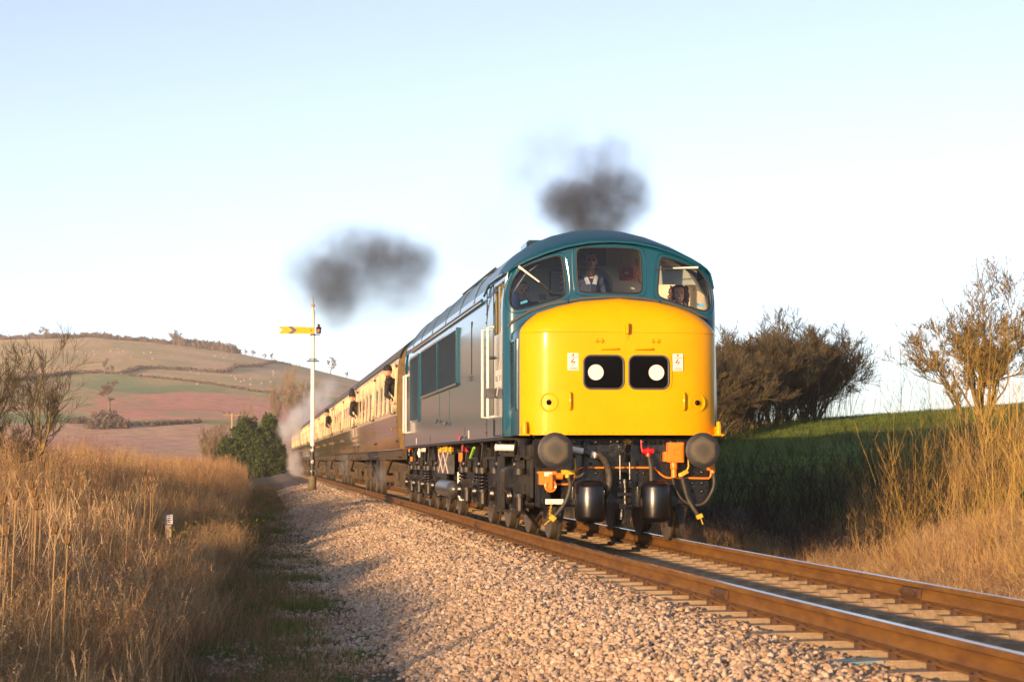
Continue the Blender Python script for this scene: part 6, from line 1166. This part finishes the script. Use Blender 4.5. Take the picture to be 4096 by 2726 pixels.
b = MB(); b.sphere((0, 0, .62), 1, 10, 8, (.62, .32, .30)); b.sphere((.62, 0, .82), 1, 8, 6, (.2, .11, .12)); b.cyl((.45, 0, .7), (.6, 0, .82), .12, .1, n=8)
for lx in (-.4, .38):
    for ly in (-.16, .16): b.tube([(lx, ly, .5), (lx+.02, ly, .25), (lx, ly, 0)], [.07, .05, .05], 5)
SM = b.mesh('sheep', 'wool', 60); q = np.random.default_rng(77)
for k in range(44):
    a, bb = (q.uniform(380, 2100), q.uniform(372, 470)) if k < 28 else (q.uniform(1450, 2150), q.uniform(560, 680))
    if bb < 372+(a-1000)*.06: bb += 40
    P_ = on_hill(*Z7(a, bb)); o = link('sheep', SM); o.location = (P_[0], P_[1], float(hill_z(P_[0], P_[1]))); o.rotation_euler = (0, 0, q.uniform(0, 6.28)); s_ = q.uniform(.42, .55); o.scale = (s_,)*3
    tag(o, 'white sheep grazing high on the hillside pasture', 'sheep', 'sheep on the upper pasture')
# ------------------------------------------------------------------ teasels, marker post, log
def teasel(x, y, h, lean, label):
    o = empty('teasel', (x, y, gz(x, y)), 0, label, 'teasel', 'teasels in the dry grass'); b = MB(); t = Vector((lean, 0, h)); b.tube([(0, 0, 0), (lean*.4, 0, h*.55), t], [.005, .004, .003], 5); b.build('stem', 'straw', o)
    b = MB(); b.lathe(t, (0, 0, 1), [(-.005, .005), (.010, .016), (.030, .021), (.05, .018), (.066, .010), (.072, .003)], 10)
    for k in range(26): a = k*2.4; z_ = .004+.06*(k/26); r_ = .0195*math.sin(math.pi*min(1, (z_+.010)/.082)); b.tube([t+Vector((r_*math.cos(a), r_*math.sin(a), z_)), t+Vector(((r_+.008)*math.cos(a), (r_+.008)*math.sin(a), z_+.004))], [.002, .0006], 3, False)
    b.build('head', 'teasel', o, 60); b = MB()
    for k in range(5): a = k*1.26; b.tube([t, t+Vector((.03*math.cos(a), .03*math.sin(a), .01)), t+Vector((.05*math.cos(a), .05*math.sin(a), .06))], .0016, 4)
    b.build('bract', 'straw_pale', o)
TG = [(25, 150, 13), (105, 120, 14), (212, 55, 15), (228, 105, 15.5), (275, 190, 16), (347, 45, 17), (458, 48, 18), (373, 345, 13), (48, 355, 12), (980, 25, 24), (1035, 20, 24), (1018, 85, 23), (865, 120, 22), (245, 190, 15), (455, 415, 13), (240, 150, 17)]
wd = ['at the picture edge, first from the left', 'large, second from the left edge', 'high up, third from the left edge', 'broad, just below the third one', 'short, on a side stem below the pair', 'tall, near the top of the grass', 'leaning, right of the tall pair', 'low, standing alone in mid grass', 'small, low at the left edge', 'left one of the pair near the reeds', 'right one of the pair near the reeds', 'lower one beneath the pair near the reeds', 'small, left of the marker post', 'narrow, among the left group', 'tiny, low in the grass', 'dark, behind the left group']
for k, (gx_, gy_, Z) in enumerate(TG):
    px, py = gx_*1400/2356, 1900+gy_*1400/2356; d = ray(px, py); t = Z/(d@C_F); P_ = CAM+d*t; h = P_[2]-gz(P_[0]-.03, P_[1])-.04; teasel(P_[0]-.03, P_[1], h, .03, 'teasel seed head '+wd[k])
# numbered marker post in the grass
mat('post_pale', (.62, .50, .38), .8, col2=(.48, .36, .26), nscale=8); mat('marker_blue', (.03, .04, .16), .6)
d = ray(675, 2060); P_ = CAM+d*(36/(d@C_F)); mx_, my_ = P_[0], P_[1]; g0 = gz(mx_, my_)
mp = empty('marker_post', (mx_, my_, g0), .12, 'small white lineside marker post with a blue-edged plate in the grass', 'marker post'); top = P_[2]-g0
b = MB(); b.bx(-.055, .045, -.03, .03, -.1, top+.02); b.build('post', 'post_pale', mp, bev=.006); zc = top-.0; b = MB(); b.bx(-.055, .075, -.045, -.035, zc-.155, zc+.03); pl = b.build('plate', 'white_paint', mp, 0)
b = MB()
for x0, x1, z0, z1 in ((-.055, .075, zc+.015, zc+.03), (-.055, .075, zc-.155, zc-.14), (-.055, -.04, zc-.14, zc+.015), (.06, .075, zc-.14, zc+.015)): b.bx(x0, x1, -.048, -.0455, z0, z1)
b.build('border', 'marker_blue', pl, 0); b = MB()
for k in range(4): b.bx(-.025, .045-.012*(k % 2), -.048, -.0455, zc-.012-.035*k, zc+.002-.035*k)
b.build('print', 'dark_print', pl, 0)
mat('cut_wood', (.55, .33, .08), .7, col2=(.30, .17, .06), nscale=9); d = ray(870, 2160); P_ = CAM+d*(38/(d@C_F)); b = MB(); b.tube([(-.22, 0, .04), (-.05, .02, .055), (.1, .0, .05), (.28, .06, .1)], [.03, .04, .032, .02], 8); b.tube([(.05, 0, .06), (.16, -.05, .1)], [.02, .01], 6); lg = b.build('fallen_branch', 'cut_wood', None, 50); lg.location = (P_[0], P_[1], gz(P_[0], P_[1])+.03); lg.scale = (1.7, 1.7, 1.7); tag(lg, 'broken yellowish branch lying at the edge of the path', 'branch')
# unseen wood added behind the camera to darken what the shiny paint mirrors
TB = grow(130, 6, 6.2, .3, 3, (6, 9), (.45, .7), .1, (.3, .8), .35, .13, .03)
xs_ = np.arange(-120, 60, 3.2); XY = np.stack([xs_+rng.normal(0, 1, len(xs_)), -96+rng.normal(0, 2.5, len(xs_))], 1); P, ro = place(XY, .03)
scatter('unseen_wood', P, ro, rng.uniform(.85, 1.1, len(XY)), np.zeros(len(XY), int), [seg_mesh('wood', TB, 'bark_dark', 3)], 'unseen bare wood added behind the viewpoint to darken reflections', 'wood')
HAZE = .00024
# ------------------------------------------------------------------ smoke, steam, haze
def smoke(name, c, dims, blobs, dens, colr, nscale, label, cut=.34, aniso=.2, soft=1.0):
    b = MB(); b.box((0, 0, 0), dims); o = b.build(name, MATS['dark_inside'], None, 0); o.location = c; tag(o, label, 'smoke', None, 'stuff')
    m = bpy.data.materials.new(name+'_volume'); m.use_nodes = True; N = m.node_tree.nodes; L = m.node_tree.links; N.remove(N['Principled BSDF']); out = N['Material Output']
    v = N.new('ShaderNodeVolumePrincipled'); v.inputs['Color'].default_value = (*colr, 1); v.inputs['Anisotropy'].default_value = aniso; L.new(v.outputs[0], out.inputs['Volume'])
    tc = N.new('ShaderNodeTexCoord'); nz = N.new('ShaderNodeTexNoise'); nz.inputs['Scale'].default_value = nscale; nz.inputs['Detail'].default_value = 4; nz.inputs['Roughness'].default_value = .55; L.new(tc.outputs['Object'], nz.inputs['Vector'])
    acc = None
    for bx_, by_, bz_, rx, ry, rz, wgt in blobs:
        sb = N.new('ShaderNodeVectorMath'); sb.operation = 'SUBTRACT'; sb.inputs[1].default_value = (bx_, by_, bz_); dv = N.new('ShaderNodeVectorMath'); dv.operation = 'DIVIDE'; dv.inputs[1].default_value = (rx, ry, rz); ln = N.new('ShaderNodeVectorMath'); ln.operation = 'LENGTH'
        L.new(tc.outputs['Object'], sb.inputs[0]); L.new(sb.outputs[0], dv.inputs[0]); L.new(dv.outputs[0], ln.inputs[0])
        mr = N.new('ShaderNodeMapRange'); mr.interpolation_type = 'SMOOTHSTEP'; mr.inputs[1].default_value = 1.0; mr.inputs[2].default_value = .15; mr.inputs[3].default_value = 0; mr.inputs[4].default_value = wgt; L.new(ln.outputs['Value'], mr.inputs[0])
        if acc is None: acc = mr.outputs[0]
        else: ad = N.new('ShaderNodeMath'); ad.operation = 'ADD'; L.new(acc, ad.inputs[0]); L.new(mr.outputs[0], ad.inputs[1]); acc = ad.outputs[0]
    s2 = N.new('ShaderNodeMapRange'); s2.inputs[1].default_value = cut; s2.inputs[2].default_value = .68; s2.inputs[3].default_value = 0; s2.inputs[4].default_value = 1.9; L.new(nz.outputs[0], s2.inputs[0])
    mu = N.new('ShaderNodeMath'); mu.operation = 'MULTIPLY'; L.new(acc, mu.inputs[0]); L.new(s2.outputs[0], mu.inputs[1]); m2 = N.new('ShaderNodeMath'); m2.operation = 'MULTIPLY'; m2.inputs[1].default_value = dens; L.new(mu.outputs[0], m2.inputs[0]); L.new(m2.outputs[0], v.inputs['Density'])
    o.data.materials.clear(); o.data.materials.append(m); return o
def ctr(px, py, Z): d = ray(px, py); return Vector(CAM+d*(Z/(d@C_F)))
c = ctr(2370, 740, 36); k = 36/FPX
smoke('exhaust_smoke', c, (760*k, 2.8, 620*k), [(0, 0, -85*k, 280*k, 1.3, 185*k, 1.0), (100*k, 0, -50*k, 190*k, 1.1, 150*k, 1.0), (-100*k, 0, -80*k, 180*k, 1.0, 130*k, .9), (20*k, 0, -190*k, 190*k, 1.0, 100*k, 1.0), (60*k, .1, 100*k, 230*k, 1.1, 180*k, .34), (-150*k, 0, 60*k, 300*k, 1.3, 270*k, .18)], 1.35, (.205, .203, .203), 1.7, 'dark diesel exhaust smoke rising from the locomotive roof')
c = ctr(1462, 1072, 84); k = 84/FPX
smoke('drifting_smoke', c, (940*k, 7, 700*k), [(0, 0, 0, 350*k, 3.0, 215*k, .9), (-165*k, 0, -40*k, 225*k, 2.6, 190*k, .85), (150*k, 0, 10*k, 200*k, 2.4, 170*k, .8), (-130*k, 0, -150*k, 140*k, 2.0, 140*k, .8), (-40*k, 0, 90*k, 230*k, 2.2, 130*k, .5), (190*k, 0, -130*k, 140*k, 2.0, 90*k, .35), (60*k, 0, -160*k, 330*k, 2.6, 140*k, .18)], .46, (.205, .203, .203), .62, 'older cloud of dark smoke drifting above the coaches')
c = ctr(1225, 1650, 150); k = 150/FPX
smoke('thin_smoke', ctr(1960, 960, 58), (760*58/FPX, 4, 700*58/FPX), [(0, 0, 0, 370*58/FPX, 1.9, 330*58/FPX, 1)], .055, (.3, .3, .33), .7, 'faint veil of smoke between the two dark clouds', .3)
smoke('steam', c, (330*k, 5, 330*k), [(-60*k, 0, -70*k, 70*k, 1.6, 70*k, 1), (-20*k, 0, -15*k, 75*k, 1.8, 65*k, 1), (40*k, 0, 50*k, 80*k, 1.8, 60*k, .8), (90*k, 0, 100*k, 60*k, 1.6, 60*k, .4)], 1.2, (.95, .95, .97), 1.2, 'white steam drifting up beside the tail of the train', .3)
c = ctr(1178, 1835, 148); k = 148/FPX
smoke('steam', c, (130*k, 3, 160*k), [(0, 0, -10*k, 42*k, 1.2, 70*k, 1), (14*k, 0, -45*k, 40*k, 1.2, 32*k, 1)], 1.2, (.95, .93, .92), 1.4, 'low puff of steam by the wheels of the last coach', .3)
for px, py, Z, w_, lab in ((1520, 1905, 52, 40, 'wisp of steam under the front of the first coach'), (1385, 1850, 74, 45, 'wisp of steam under the front of the second coach')):
    c = ctr(px, py, Z); k = Z/FPX; smoke('steam', c, (2.2*w_*k, 1.2, 3.4*w_*k), [(0, 0, 0, w_*k, .5, 1.5*w_*k, 1)], .9, (.8, .8, .8), 4, lab, .35)

# thin winter haze over the whole valley
b = MB(); b.bx(-1560, 1560, -380, 1960, -16, 74); hz = b.build('haze', MATS['dark_inside'], None, 0); tag(hz, 'thin pinkish winter haze lying over the valley', 'haze', None, 'stuff')
m = bpy.data.materials.new('haze_air'); m.use_nodes = True; N = m.node_tree.nodes; N.remove(N['Principled BSDF']); v = N.new('ShaderNodeVolumePrincipled'); v.inputs['Color'].default_value = (.95, .93, .95, 1); v.inputs['Density'].default_value = HAZE; v.inputs['Anisotropy'].default_value = .0
m.node_tree.links.new(v.outputs[0], N['Material Output'].inputs['Volume']); hz.data.materials.clear(); hz.data.materials.append(m)
